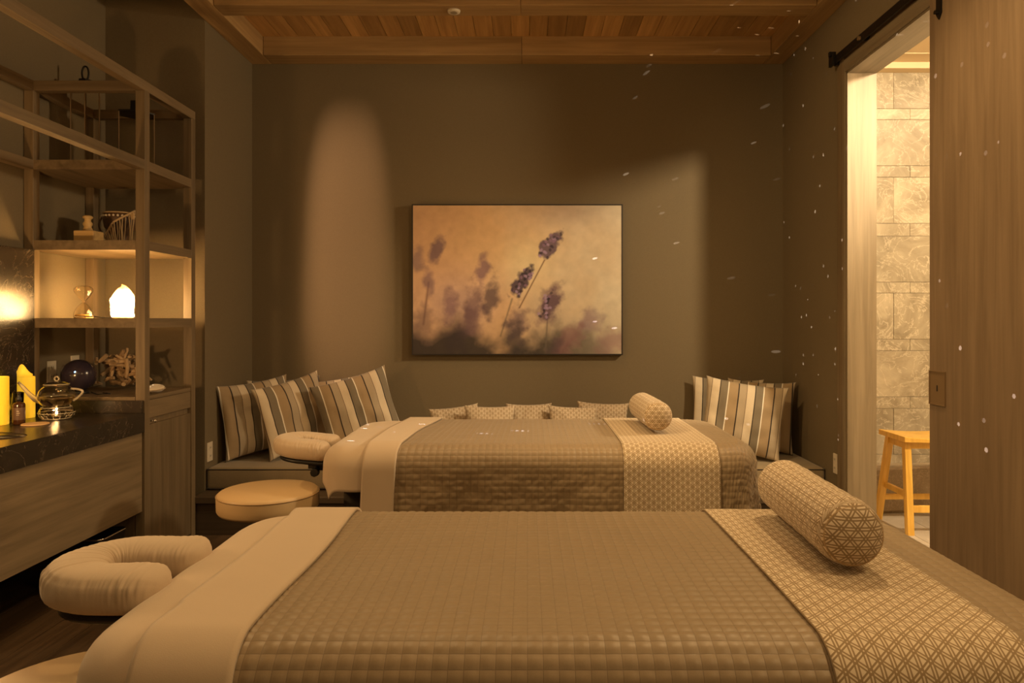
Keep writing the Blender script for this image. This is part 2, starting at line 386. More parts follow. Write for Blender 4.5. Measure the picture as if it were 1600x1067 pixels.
# ceiling
ceil = struct('ceiling', MB().box(XL-.1, XA, YN-.1, YR+.1, HT, HT+.1).box(XA, XR+.15, YN-.1, YB+.1, Z(1.945), Z(1.945)+.1), M['bathpaint'])
cw = .1205; x = XA+.141; i = 0
while x < XR-.141-.01:
    x1 = min(x+cw-.002, XR-.141)
    for (a, b) in ((YN, 1.2+(i % 3)*.25), (1.203+(i % 3)*.25, YB-.174)):
        obj('ceiling_plank', B(x+.001, x1, a, b, Z(1.923)+random.uniform(0, .003), Z(1.944)), 'plank', ceil, origin=(x, a, Z(1.923)))
    x += cw; i += 1
def beam(n, b, m): struct('trim_%d' % n, b, m, bevel=.004)
zb0, zb1 = Z(1.797), Z(1.944)
beam(1, B(XA, XA+.14, YN, YB, zb0, HT+.06), M['beam_y'])
beam(2, B(XR-.14, XR, YN, YB, zb0, zb1), M['beam_y'])
beam(3, B(XA+.142, -.04, YB-.174, YB, zb0, zb1), M['beam_x'])
beam(4, B(-.038, XR-.142, YB-.174, YB, zb0, zb1), M['beam_x'])
for k, (a, nm) in enumerate(((4.036, 5), (3.14, 7), (2.0, 9), (.9, 11))):
    beam(nm, B(XA+.142, -.04, a, a+.144, zb0, Z(1.922)), M['beam_x'])
    beam(nm+1, B(-.038, XR-.142, a, a+.144, zb0, Z(1.922)), M['beam_x'])
struct('baseboard_right', B(XR-.014, XR, DY1+.12, 4.09, 0, .17), M['oak_y'], bevel=.003)
# bathroom
BY = 4.75
zc = Z(1.70)
struct('wall_bathroom_side', MB().box(3.6, 3.7, 1.5, BY+.15, 0, zc+.1).box(1.942, 3.7, 1.4, 1.5, 0, zc+.1), M['bathpaint'])
struct('wall_bathroom_party', B(XR+.147, XR+.155, DY1+.006, BY, 0, zc), M['bathpaint'])
struct('ceiling_bathroom', B(1.942, 3.7, 1.4, BY+.15, zc, zc+.1), M['bathpaint'])
struct('trim_bathroom', MB().box(1.956, 3.6, 4.66, BY, Z(1.66), zc).box(1.956, 3.6, 4.50, 4.51, zc-.004, zc), M['bathpaint'])
bw = struct('wall_bathroom_back', B(1.942, 3.7, BY+.012, BY+.12, 0, zc+.1), M['grout'])
rows = [96, 170, 187, 259, 277, 349, 369, 441, 458, 530, 548, 620, 638, 710, 729, 800, 828]
for r in range(len(rows)-1):
    y0, y1 = rows[r], rows[r+1]; z1 = Z((500-y0)*BY/1105); z0 = max(Z((500-y1)*BY/1105), 0)
    if r == 0: z1 = Z(1.70)
    big = (y1-y0) > 40
    first = ((2.459, .61) if (r//2) % 2 == 0 else (2.75, .61)) if big else (2.57, .32)
    xs = [first[0]+k*first[1] for k in range(-4, 5)]
    xs = [1.956]+[q for q in xs if 1.97 < q < 3.59]+[3.6]
    for a, b in zip(xs, xs[1:]):
        obj('wall_tile', B(a+.001, b-.001, BY-random.uniform(0, .003), BY+.012, z0+.001, z1-.001), 'tile', bw, origin=(a, BY, z0), bevel=.0015)
bf = struct('floor_bathroom', B(1.942, 3.7, 1.4, BY+.12, -.12, -.012), M['grout'])
for i in range(6):
    for j in range(11):
        x0 = 1.945+i*.305-(j % 2)*.15; y0 = 1.5+j*.305
        xa, xb, ya, yb = max(x0, 1.945), min(x0+.302, 3.6), y0, min(y0+.302, BY)
        if xb-xa > .02: obj('floor_tile', B(xa, xb, ya, yb, -.012, 0), 'ftile', bf, origin=(xa, ya, 0), bevel=.001)
# curved low stone ledge
pts = []; mbl = MB(); n = 24
front = [(1.96+ (3.59-1.96)*k/n, 4.55+.075*((k/n)*2.2)**1.5) for k in range(n+1)]
vs = []
for (x, y) in front:
    zt = Z(-.965)+.012*min(1, (x-1.96)); vs += [(x, y, 0), (x, y-.012, .02), (x, y, zt-.01), (x, y+.008, zt), (x, BY-.004, zt), (x, BY-.004, 0)]
fs = []
for k in range(n):
    for q in range(6): fs.append((k*6+q, (k+1)*6+q, (k+1)*6+(q+1) % 6, k*6+(q+1) % 6))
fs += [tuple(range(6))[::-1], tuple(n*6+q for q in range(6))]
o = obj('stone_ledge', (vs, fs), 'ledge', origin=(2.6, 4.6, 0)); tag(o, 'curved low beige stone ledge along the tiled bathroom wall behind the stool', 'ledge')

# ------------------------------------------------------------------ sliding door
sd = thing('door_2', None, None, (1.72, 2.45, .02), kind='structure')
DX0, DX1 = 1.70, 1.742
obj('door_panel', B(DX0, DX1, 1.75, 2.99, .02, Z(1.42)), 'door', sd, bevel=.002)
dp = obj('recessed_pull', MB().box(DX0-.003, DX0+.0005, 2.872, 2.985, Z(-.353), Z(-.211)), 'bronze', sd)
obj('pull_rim', MB().box(DX0-.006, DX0-.003, 2.872, 2.985, Z(-.216), Z(-.211)).box(DX0-.006, DX0-.003, 2.872, 2.877, Z(-.353), Z(-.216)).box(DX0-.006, DX0-.003, 2.877, 2.985, Z(-.353), Z(-.348)).box(DX0-.006, DX0-.003, 2.980, 2.985, Z(-.348), Z(-.216)), 'bronze', dp)
obj('keyhole', B(DX0-.0045, DX0-.0029, 2.925, 2.932, Z(-.295), Z(-.27)), 'dark_in', dp)
for y in (2.915, 1.95):
    hs = obj('hanger_strap', MB().box(DX0-.006, DX0, y-.018, y+.018, Z(1.262), Z(1.54)).add([(DX0-.006, y-.018, Z(1.262)), (DX0-.006, y+.018, Z(1.262)), (DX0-.006, y, Z(1.238)), (DX0, y-.018, Z(1.262)), (DX0, y+.018, Z(1.262)), (DX0, y, Z(1.238))], [(0, 1, 2), (5, 4, 3), (0, 3, 4, 1), (1, 4, 5, 2), (2, 5, 3, 0)]), 'iron', sd)
    obj('bolt', MB().tube([(DX0-.022, y, Z(1.268)), (DX0-.005, y, Z(1.268))], .009, 8), 'iron', hs, smooth=False)
    obj('wheel', MB().tube([(DX0+.004, y, Z(1.545)), (DX0+.04, y, Z(1.545))], .04, 20), 'iron', hs)
tr = thing('sliding_door_track', 'black iron sliding door track bolted above the doorway', 'door track', (1.75, 3, Z(1.46)))
obj('rail', B(1.750, 1.758, 1.2, 4.06, Z(1.461), Z(1.504)), 'iron', tr, bevel=.001)
for y in (3.72, 2.8, 1.9):
    obj('spacer', MB().tube([(1.758, y, Z(1.482)), (XR, y, Z(1.482))], .015, 12), 'iron', tr)
    obj('bolt', MB().tube([(1.738, y, Z(1.482)), (1.750, y, Z(1.482))], .011, 6), 'bronze', tr)
obj('end_stop', MB().box(1.735, 1.75, 4.02, 4.075, Z(1.452), Z(1.515)).box(1.722, 1.76, 4.03, 4.05, Z(1.504), Z(1.53)).box(1.758, XR, 4.035, 4.06, Z(1.455), Z(1.48)), 'iron', tr, bevel=.002)

# ------------------------------------------------------------------ downlight and outlets
dl = thing('smoke_detector', 'small white round ceiling disc on the underside of the cross beam', 'detector', (-.427, 4.108, Z(1.797)))
obj('disc', MB().lathe([(.001, -.013), (.030, -.013), (.036, -.010), (.038, 0), (.001, 0)], (-.427, 4.108, Z(1.797)), 28), 'white', dl, smooth=True)
obj('sensor_slot', MB().lathe([(.012, -.0138), (.020, -.0138), (.020, -.013), (.012, -.013)], (-.427, 4.108, Z(1.797)), 20), 'grout', dl)
def outlet(c, nrm, label, w=.07, h=.115):
    t = thing('wall_outlet', label, 'outlet', c)
    x, y, z = c
    if nrm[0]:
        s = nrm[0]
        obj('cover_plate', B(min(x, x+s*.006), max(x, x+s*.006), y-w/2, y+w/2, z-h/2, z+h/2), 'white', t, bevel=.0015)
        for dz in (-.025, .025): obj('socket', B(min(x+s*.006, x+s*.008), max(x+s*.006, x+s*.008), y-.016, y+.016, z+dz-.014, z+dz+.014), 'white', t, bevel=.001)
        for dz in (-.025, .025): obj('socket_slot', MB().box(min(x+s*.008, x+s*.0083), max(x+s*.008, x+s*.0083), y-.008, y-.005, z+dz-.005, z+dz+.006).box(min(x+s*.008, x+s*.0083), max(x+s*.008, x+s*.0083), y+.005, y+.008, z+dz-.005, z+dz+.006), 'dark_in', t)
outlet((XA, 4.30, Z(-.80)), (1,), 'white outlet on the alcove wall beside the left striped cushions')
outlet((XR, 4.115, Z(-.835)), (-1,), 'white outlet on the right wall beside the doorway', .05)
outlet((XL, 3.755, Z(-.275)), (1,), 'white outlet inside the open niche, the one nearer the candles')
outlet((XL, 3.95, Z(-.255)), (1,), 'white outlet inside the open niche above the dark round ball')

# ------------------------------------------------------------------ painting
pt = thing('framed_painting', 'large blurred lavender field picture in thin black frame on back wall', 'picture', (-.07, 4.95, Z(.28)))
px0, px1, pz0, pz1 = -.803, .663, Z(-.243), Z(.805); yf = 4.915
fr = MB()
for a in ((px0, px1, yf-.002, YB-.002, pz1-.008, pz1), (px0, px1, yf-.002, YB-.002, pz0, pz0+.008), (px0, px0+.008, yf-.002, YB-.002, pz0+.008, pz1-.008), (px1-.008, px1, yf-.002, YB-.002, pz0+.008, pz1-.008)): fr.box(*a)
obj('frame', fr, 'frame', pt)
W_, H_ = 300, 214
u, v = np.meshgrid(np.linspace(0, 1, W_), np.linspace(0, 1, H_))   # v: 0 bottom
def hexc(h): return np.array([int(h[i:i+2], 16)/255 for i in (0, 2, 4)])**2.2
nz = np.array([[noise.fractal(Vector((a*5, b*3.5, 1.3)), 1, 2, 5) for a in u[0]] for b in v[:, 0]])
n2 = np.array([[noise.fractal(Vector((a*22, b*16, 4.3)), 1, 2, 4) for a in u[0]] for b in v[:, 0]])
top = hexc('d9a86a'); right = hexc('e6cf9c'); left = hexc('d39a6c'); low = hexc('8a7458')
imgc = top*np.ones((H_, W_, 3))
def mixc(m, c):
    global imgc
    m = np.clip(m, 0, 1)[..., None]; imgc = imgc*(1-m)+c*m
mixc(np.clip((u-.35)*1.6+nz*.25, 0, 1)*.9, right)
mixc(np.clip((.35-u)*1.8+nz*.25, 0, 1)*.7, left)
mixc(np.exp(-((u-.55)/.12)**2-((v-.62)/.16)**2)*.5, hexc('ecd08a'))
mixc(np.exp(-((u-.22)/.2)**2-((v-.35)/.2)**2)*.6, hexc('d3a888'))
mixc(np.exp(-((u-.75)/.2)**2-((v-.96)/.10)**2)*.45, hexc('a3826a'))
mixc(np.clip((.42-v-.12*u+.22*nz)*3.4, 0, 1)*.55*(1-.5*u), hexc('6f5a4c'))
mixc(np.clip((.25-v-.11*u+.16*nz+.04*n2)*6, 0, 1)*.92*(1-.55*np.clip((u-.6)*2.5, 0, 1)), hexc('2c251f'))
def blob(cx, cy, a, b, ang, c, s, soft=2.2, det=.3):
    t = math.radians(ang); X = (u-cx)*1.4; Y = v-cy
    p = (X*math.cos(t)+Y*math.sin(t))/a; q = (-X*math.sin(t)+Y*math.cos(t))/b
    d = np.sqrt(p*p+q*q)+n2*det
    mixc(s*np.clip((1.15-d)*soft, 0, 1), hexc(c))
def stem(x0, y0, x1, y1, w_, c, s=.7):
    d = np.array([(x1-x0)*1.4, y1-y0]); L = np.hypot(*d); d /= L
    X = (u-x0)*1.4; Y = v-y0; tt = np.clip(X*d[0]+Y*d[1], 0, L); dd = np.hypot(X-tt*d[0], Y-tt*d[1])
    mixc(s*np.exp(-(dd/w_)**2), hexc(c))
stem(.05, .2, .075, .48, .008, '7a4f3a'); stem(.51, .31, .63, .63, .0045, '6b4426', .9); stem(.42, .12, .475, .37, .006, '6a5a40'); stem(.635, .02, .645, .24, .006, '6a5a44')
for a in [(.115, .70, .12, .045, 66, '6e5152', .8), (.075, .50, .10, .045, 100, '7d5b5a', .65), (.02, .63, .09, .05, 90, '7b5f5c', .6),
          (.18, .33, .115, .055, 88, '86605a', .75), (.33, .56, .11, .05, 82, '7a5658', .75), (.37, .37, .15, .055, 80, '54403f', .8), (.29, .33, .17, .06, 78, '77564f', .7),
          (.28, .22, .14, .09, 70, '6c4b49', .6), (.05, .22, .14, .08, 90, '6d5148', .5), (.50, .20, .15, .08, 85, '6b4f50', .7), (.49, .08, .15, .08, 90, '3a302b', .7),
          (.85, .22, .10, .08, 45, '8f6a6a', .6), (.74, .09, .16, .08, 50, '8d5652', .55), (.95, .08, .12, .09, 40, '96655c', .55), (.68, .06, .1, .05, 70, '4c3a38', .6),
          (.655, .33, .155, .075, 68, '735154', .85), (.205, .08, .12, .08, 70, '3a2d2a', .6)]: blob(*a, soft=1.5, det=.45)
for a in [(.655, .735, .125, .05, 62, '5f4650', .9), (.52, .475, .12, .045, 58, '4e3a40', .95), (.655, .32, .10, .05, 66, '5d4045', .6)]: blob(*a, soft=3, det=.5)
for (cx, cy, ang, k, R_) in ((.655, .735, 62, 26, .10), (.52, .475, 58, 34, .10), (.64, .33, 66, 26, .09)):
    for _ in range(k):
        s_, r_ = random.uniform(-R_, R_), random.uniform(-.035, .035)
        t = math.radians(ang); bx = cx+(s_*math.cos(t)-r_*math.sin(t))/1.4; by = cy+s_*math.sin(t)+r_*math.cos(t)
        blob(bx, by, .012, .009, random.uniform(0, 180), random.choice(['a98790', '8c6670', '3a2930', '30232a']), .75, 3, .2)
imgc *= (1+.10*n2[..., None])
imgc *= np.array([.84, .97, 1.45])
X = px0+.008+u*(px1-px0-.016); Zc = pz0+.008+v*(pz1-pz0-.016)
vs = np.stack([X, np.full_like(X, yf+.001), Zc], -1).reshape(-1, 3)
idx = np.arange(W_*H_).reshape(H_, W_)
fs = np.stack([idx[:-1, :-1], idx[:-1, 1:], idx[1:, 1:], idx[1:, :-1]], -1).reshape(-1, 4).tolist()
pm = NT('painting_print'); at = pm.n('VertexColor', layer_name='print'); pm.l(at.outputs[0], pm.b.inputs['Base Color']); pm.set(Roughness=.7)
pm.bump(pm.noise(pm.coords(), 700, 1), .15, .001)
cv = obj('canvas', (vs, fs), pm.m, pt, solid=.03)
ca = cv.data.color_attributes.new('print', 'FLOAT_COLOR', 'POINT')
ca.data.foreach_set('color', np.concatenate([np.clip(imgc, 0, 1), np.ones((H_, W_, 1))], -1).astype(np.float32).ravel())

# ------------------------------------------------------------------ window bench and cushions
bz = Z(-1.022)
bn = thing('built_in_bench', 'low dark wooden bench along the back wall under the cushions', 'bench', (0, 4.5, 0))
obj('base', B(XA+.002, XR-.002, 4.11, YB-.002, 0, bz-.04), 'bench', bn)
obj('seat_board', B(XA+.002, XR-.016, 4.085, YB-.002, bz-.04, bz), 'bench', bn, bevel=.004)
def seat_cushion(x0, x1, y0, y1, z0, z1, label):
    t = thing('bench_cushion', label, 'cushion', ((x0+x1)/2, (y0+y1)/2, z0), 'long bench cushions')
    n = 28; m = 16; vs = []; r = .022
    # closed rounded box with crowned top
    o = obj('cushion', B(x0, x1, y0, y1, z0, z1), 'grey', t, smooth=True)
    b = o.modifiers.new('b', 'BEVEL'); b.width = .024; b.segments = 4
    for zz in (z1-.010, z0+.012):
        e = .001
        path = []
        rc = .02
        for (cx, cy, a0) in ((x1-rc, y1-rc, 0), (x0+rc, y1-rc, 90), (x0+rc, y0+rc, 180), (x1-rc, y0+rc, 270)):
            for k in range(4):
                a = math.radians(a0+k*30); path.append((cx+(rc-e)*math.cos(a), cy+(rc-e)*math.sin(a), zz))
        obj('piping', MB().tube(path, .0032, 6, closed=True), 'piping', t, smooth=True)
cy0 = 4.262
seat_cushion(XA+.006, -.70, cy0-.02, YB-.02, bz, Z(-.887), 'grey tweed bench cushion at the left end of the bench')
seat_cushion(-.692, .55, cy0-.02, YB-.02, bz, Z(-.887), 'grey tweed bench cushion in the middle, behind the far massage table')
seat_cushion(.558, XR-.006, cy0-.02, YB-.02, bz, Z(-.887), 'grey tweed bench cushion at the right end of the bench')

def pillow(name, label, group, x, y, wd, ht, th, yaw, lean, roll, mat, zbase, u0=0, seed=0, welt=False):
    n = 30; psi = math.radians(yaw); la = math.radians(lean); ro = math.radians(roll)
    W0 = Vector((math.sin(psi), -math.cos(psi), 0)); U0 = Vector((math.cos(psi), math.sin(psi), 0)); up = Vector((0, 0, 1))
    V0 = up*math.cos(la)-W0*math.sin(la); Wn = W0*math.cos(la)+up*math.sin(la)
    U = U0*math.cos(ro)+V0*math.sin(ro); V = V0*math.cos(ro)-U0*math.sin(ro)
    vs = []; uv = []; fs = []
    for side in (1, -1):
        for j in range(n+1):
            for i in range(n+1):
                a = -1+2*i/n; b = -1+2*j/n
                # denser near the edge
                a = math.sin(a*PI/2)*.6+a*.4; b = math.sin(b*PI/2)*.6+b*.4
                pu = a*wd/2*(1-.07*(1-b*b)*1.0 + .02*abs(b)**6); pv = b*ht/2*(1-.065*(1-a*a)+.02*abs(a)**6)
                h = th/2*((1-abs(a)**2.6)*(1-abs(b)**2.6))**.55 if abs(a) < 1 and abs(b) < 1 else 0
                wr = noise.noise(Vector((a*2.2+seed, b*2.2, side)))*.35+.12*noise.noise(Vector((a*7+seed, b*3, side*2)))
                edge = max(abs(a), abs(b)); h *= 1+wr
                h += .004*math.sin(b*26+3*noise.noise(Vector((b*3+seed, a, 0))))*max(0, abs(a)-.62)*(1-edge**8)*2.2 + .003*math.sin(a*26)*max(0, abs(b)-.7)*(1-edge**8)*2
                bend = -.03*(b*b)*ht*.5
                p = U*pu+V*pv+Wn*(side*max(h, 0)+bend)
                vs.append(p); uv.append((pu+u0, pv))
    N = (n+1)*(n+1)
    def id2(side, i, j):
        if i in (0, n) or j in (0, n): return j*(n+1)+i
        return side*N+j*(n+1)+i
    for side in (0, 1):
        for j in range(n):
            for i in range(n):
                q = (id2(side, i, j), id2(side, i+1, j), id2(side, i+1, j+1), id2(side, i, j+1))
                fs.append(q if side == 0 else q[::-1])
    used = sorted({i for f in fs for i in f}); mp = {k: i for i, k in enumerate(used)}
    vs = [vs[k] for k in used]; uv = [uv[k] for k in used]; fs = [tuple(mp[k] for k in f) for f in fs]
    mz = min(p.z for p in vs); vs = [p+Vector((x, y, zbase-mz+.001)) for p in vs]
    o = obj(name, (vs, fs), mat, smooth=True, uv=uv, origin=(x, y, zbase))
    tag(o, label, 'pillow', group)
    if welt:
        bd = [id2(0, i, 0) for i in range(n)]+[id2(0, n, j) for j in range(n)]+[id2(0, i, n) for i in range(n, 0, -1)]+[id2(0, 0, j) for j in range(n, 0, -1)]
        obj('welt', MB().tube([vs[mp[k]] for k in bd], .0035, 6, closed=True), 'piping', o, smooth=True)
    return o
zt = Z(-.887)
gS = 'striped pillows on the bench'
pillow('striped_pillow', 'striped pillow tucked in the left corner against the back wall', gS, -1.66, 4.84, .47, .47, .10, 14, 6, 3, 'stripe', zt, .09, 1)
pillow('striped_pillow', 'leftmost striped pillow leaning on the alcove wall, facing right', gS, -1.74, 4.56, .47, .47, .13, 46, 5, 6, 'stripe', zt, .16, 2)
pillow('striped_pillow', 'striped pillow behind the large one, only its top corner showing', gS, -1.33, 4.82, .46, .46, .10, 18, 5, 6, 'stripe', zt, .02, 3)
pillow('striped_pillow', 'narrow-looking dark shaded striped pillow between two others on the left', gS, -1.50, 4.56, .46, .46, .12, 46, 7, 12, 'stripe', zt, .05, 4)
pillow('striped_pillow', 'front striped pillow of the left pile, nearest the far massage table', gS, -1.10, 4.60, .50, .47, .14, 24, 9, 15, 'stripe', zt, .135, 5)
pillow('striped_pillow', 'striped pillow of the right pile whose left edge shows beside the bolster', gS, 1.37, 4.86, .48, .47, .08, -5, 4, -3, 'stripe', zt, .06, 6)
pillow('striped_pillow', 'rear striped pillow in the right corner against the wall', gS, 1.55, 4.72, .43, .47, .12, -24, 5, -2, 'stripe', zt, .02, 7)
pillow('striped_pillow', 'front striped pillow of the right pile, tilted to the right', gS, 1.36, 4.47, .50, .46, .13, -12, 8, -8, 'stripe', zt, .05, 8)
gP = 'small lattice pillows on the bench'
for (cx, yy, wd, ht, yaw, roll, lb) in ((712, 4.78, .33, .285, 8, 6, 'leftmost lattice pattern pillow behind the far table'),
                       (826, 4.80, .31, .315, -4, 1, 'third lattice pattern pillow from the left, behind a knotted-corner one'),
                       (765, 4.68, .33, .315, 6, -1, 'second lattice pattern pillow from the left with a pointed corner'),
                       (895, 4.72, .33, .305, 4, -2, 'fourth lattice pattern pillow from the left behind the far table'),
                       (941, 4.84, .35, .315, -5, -2, 'rightmost lattice pattern pillow beside the far bolster')):
    pillow('lattice_pillow', lb, gP, (cx-824)*yy/1105, yy, wd, ht, .10, yaw, 10, roll, 'lat_small', zt, 0, cx)

# ------------------------------------------------------------------ massage tables
class Drape:
    def __init__(s, x0, x1, y0, y1, z, r=.09, R_=.10, off=0):
        s.z = z+off; s.r = r+off; s.R = R_
        s.f = (x0+r, x1-r, y0+r, y1-r); s.i = (x0+r+R_, x1-r-R_, y0+r+R_, y1-r-R_)
    def pos(s, a, b, seed=0, fold=.012, crown=.003):
        x0, x1, y0, y1 = s.i; qx = min(max(a, x0), x1); qy = min(max(b, y0), y1); vx, vy = a-qx, b-qy; dh = math.hypot(vx, vy); d = (abs(vx)**5+abs(vy)**5)**.2
        fx0, fx1, fy0, fy1 = s.f
        cr = crown*(1-min(1, (2*(b-(fy0+fy1)/2)/(fy1-fy0))**2))*(1-min(1, (2*(a-(fx0+fx1)/2)/(fx1-fx0))**4))
        if dh < 1e-9: return Vector((a, b, s.z+cr)), Vector((0, 0, 1)), 0
        nx, ny = vx/dh, vy/dh
        if d <= s.R: return Vector((qx+nx*d, qy+ny*d, s.z+cr)), Vector((0, 0, 1)), 0
        e = d-s.R; r = s.r
        if e < r*PI/2:
            th = e/r; h = r*math.sin(th); dr = r*(1-math.cos(th)); nr = Vector((nx*math.sin(th), ny*math.sin(th), math.cos(th)))
        else:
            dr = r+(e-r*PI/2); h = r; nr = Vector((nx, ny, 0))
            ph = a if abs(ny) > .7 else b
            g_ = min(1, (dr-r)/.3); h += fold*g_*(math.sin(ph*17+seed)+.5*math.sin(ph*31+seed*2))+.012*g_
        return Vector((qx+nx*(s.R+h), qy+ny*(s.R+h), s.z-dr)), nr, e
def cloth(name, D, a0, a1, b0, b1, step, mat, label, cat, group=None, quilt=0, seed=0, fold=.012, wr=0, solid=.004, skew=0, parent=None, drift=None):
    na = max(2, int(round((a1-a0)/step))); nb = max(2, int(round((b1-b0)/step)))
    vs = []; uv = []
    for j in range(nb+1):
        b = b0+(b1-b0)*j/nb
        for i in range(na+1):
            a = a0+(a1-a0)*i/na
            aa = a+(skew*(b-(b0+b1)/2)) + (drift(a, b, i/na) if drift else 0)
            p, nr, e = D.pos(aa, b, seed, fold)
            if quilt:
                c = quilt; q = abs(math.sin(PI*a/c)*math.sin(PI*b/c))**.45
                k = .0026*q
                if e > .05: k += wr*min(1, (e-.05)/.15)*(noise.noise(Vector((a*13, b*20, seed)))*.6+noise.noise(Vector((a*52, b*52, seed)))*.5)
                else: k += .0010*noise.noise(Vector((a*14, b*14, seed)))
                p = p+nr*k
            elif wr:
                p = p+nr*wr*(noise.noise(Vector((a*7, b*5, seed)))+.4*noise.noise(Vector((a*19, b*9, seed))))
            vs.append(p); uv.append((a, b))
    idx = np.arange((na+1)*(nb+1)).reshape(nb+1, na+1)
    fs = np.stack([idx[:-1, :-1], idx[:-1, 1:], idx[1:, 1:], idx[1:, :-1]], -1).reshape(-1, 4).tolist()
    c = D.f
    o = obj(name, (vs, fs), mat, parent, smooth=True, uv=uv, solid=solid, origin=((c[0]+c[1])/2, (c[2]+c[3])/2, D.z))
    if label: tag(o, label, cat, group)
    return o
def uring(cx, cy, zt, zb, R0, wv, ext, n=60, m=20, tilt=0, gather=.0036):
    """U-shaped cushion open toward +x"""
    path = []
    for k in range(n+1):
        s = k/n; L1 = ext; Lc = PI*R0; tot = 2*L1+Lc; q = s*tot
        if q < L1: path.append((cx+L1-q, cy-R0, 0, -1))
        elif q < L1+Lc:
            an = -PI/2-(q-L1)/R0; path.append((cx+R0*math.cos(an)*1.05, cy+R0*math.sin(an), math.cos(an), math.sin(an)))
        else: path.append((cx+q-L1-Lc, cy+R0, 0, 1))
    vs = []; hz = (zt-zb)/2; zm = (zt+zb)/2
    for k, (x, y, nx, ny) in enumerate(path):
        s = k/n; endf = min(1, min(s, 1-s)/.075); sc = math.sqrt(max(0, 1-(1-endf)**2))*.97+.03
        for q in range(m):
            an = 2*PI*q/m; ca, sa = math.cos(an), math.sin(an)
            a = math.copysign(abs(ca)**.72, ca); b = math.copysign(abs(sa)**.72, sa)
            r = 1+(gather/wv)*(noise.noise(Vector((s*95, b*1.2, cx)))*1.8+.5*math.sin(s*190+6*noise.noise(Vector((s*20, 0, 0)))))*(max(0, 1-abs(b-.55)*1.6)+.15)*(.5+.5*noise.noise(Vector((s*6, cx, 3)))*2)+.07*noise.noise(Vector((s*5, ca*.8, sa*.8+cx)))
            r -= .035*max(0, 1-abs(b-.66)/.13)*(a > 0)*(gather > 0)
            wv_ = wv*(.55+.45*sc); pp = Vector((x+nx*a*wv_*r*(sc*.55+.45), y+ny*a*wv_*r*(sc*.55+.45), zm+b*hz*r*(sc*.75+.25)-tilt*(x-cx)))
            vs.append(pp)
    fs = []
    for k in range(n):
        for q in range(m):
            q2 = (q+1) % m; fs.append((k*m+q, k*m+q2, (k+1)*m+q2, (k+1)*m+q))
    fs += [tuple(range(m))[::-1], tuple(n*m+q for q in range(m))]
    return vs, fs
def massage_table(tag_, x0, x1, y0, y1, ztop, cradle, seed, runner, near):
    c = ((x0+x1)/2, (y0+y1)/2, 0)
    t = thing('massage_table', '%s massage table with dark skirt, padded top and face cradle' % tag_, 'massage table', c)
    i = .085; zt = Z(ztop)
    o = obj('padded_top', B(x0+i, x1-i, y0+i, y1-i, zt-.10, zt-.02), 'vinyl', t, smooth=True); b = o.modifiers.new('b', 'BEVEL'); b.width = .035; b.segments = 4
    obj('deck', B(x0+i+.03, x1-i-.03, y0+i+.03, y1-i-.03, zt-.16, zt-.10), 'oak_x', t)
    obj('cabinet_base', B(x0+.25, x1-.25, y0+.18, y1-.18, .0, zt-.16), 'oak_x', t, bevel=.004)
    # pleated skirt
    ring = []; per = [(x0+i+.02, y0+i+.02), (x1-i-.02, y0+i+.02), (x1-i-.02, y1-i-.02), (x0+i+.02, y1-i-.02)]
    for k in range(4):
        p, q = Vector((*per[k], 0)), Vector((*per[(k+1) % 4], 0)); L = (q-p).length; nn = int(L/.012); d = (q-p)/L; nr = Vector((d.y, -d.x, 0))
        for a in range(nn): s_ = a*L/nn; ring.append((p+d*s_, nr, .008*math.sin(s_*2*PI/.11)*(1 if .02 < s_ < L-.02 else 0)))
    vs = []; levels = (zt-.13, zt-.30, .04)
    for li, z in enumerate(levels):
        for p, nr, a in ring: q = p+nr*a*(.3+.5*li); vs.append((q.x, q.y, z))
    n_ = len(ring); fs = [(l*n_+k, l*n_+(k+1) % n_, (l+1)*n_+(k+1) % n_, (l+1)*n_+k) for l in range(2) for k in range(n_)]
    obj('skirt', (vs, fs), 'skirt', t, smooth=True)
    # face cradle
    cx, cy, ct, cb, tilt = cradle
    pl = obj('face_cradle', MB().add(*uring(cx, cy, Z(cb)+.004, Z(cb)-.022, .088, .036, .13, tilt=tilt, gather=0)), 'black', t, smooth=True)
    br = MB().box(cx+.02, x0+.12, cy-.075, cy-.045, Z(cb)-.05, Z(cb)-.024).box(cx+.02, x0+.12, cy+.045, cy+.075, Z(cb)-.05, Z(cb)-.024).box(cx+.03, cx+.09, cy-.05, cy+.05, Z(cb)-.062, Z(cb)-.03)
    br.tube([(cx+.06, cy-.09, Z(cb)-.052), (cx+.06, cy-.05, Z(cb)-.052)], .014, 10).tube([(cx+.06, cy-.115, Z(cb)-.06), (cx+.06, cy-.085, Z(cb)-.06)], .02, 8)
    obj('cradle_bracket', br, 'black', pl, bevel=.003)
    obj('cradle_pillow', MB().add(*uring(cx, cy, Z(ct), Z(cb), .092, .062, .125, n=220, m=40, tilt=tilt)), 'sheet', pl, smooth=True, label='cream gathered face cradle cover')
    seamp = []
    # bedding
    D0 = Drape(x0, x1, y0, y1, zt, off=0); D1 = Drape(x0, x1, y0, y1, zt, off=.007); D2 = Drape(x0, x1, y0, y1, zt, off=.020); D3 = Drape(x0, x1, y0, y1, zt, off=.015)
    sk_ = 0 if near else -.085
    qd = lambda a, b, f: sk_*max(0, min(1, (y1-.1-b)/(y1-y0-.1)))*max(0, 1-f*2.5)**2
    cloth('bottom_sheet', D0, x0-.125, -.15, y0-.14, y1+.14, .012, 'sheet', 'pale beige fitted sheet over the head end of the %s massage table' % tag_, 'sheet', seed=seed, fold=.002, wr=.0035, solid=.004)
    cloth('quilt', D1, -.475, x1+.26, y0-.36, y1+.36, .00625, 'quilt', 'brown grid-stitched quilt spread over the %s massage table' % tag_, 'quilt', quilt=.025, seed=seed, fold=.010, wr=.006, solid=.004, drift=qd)
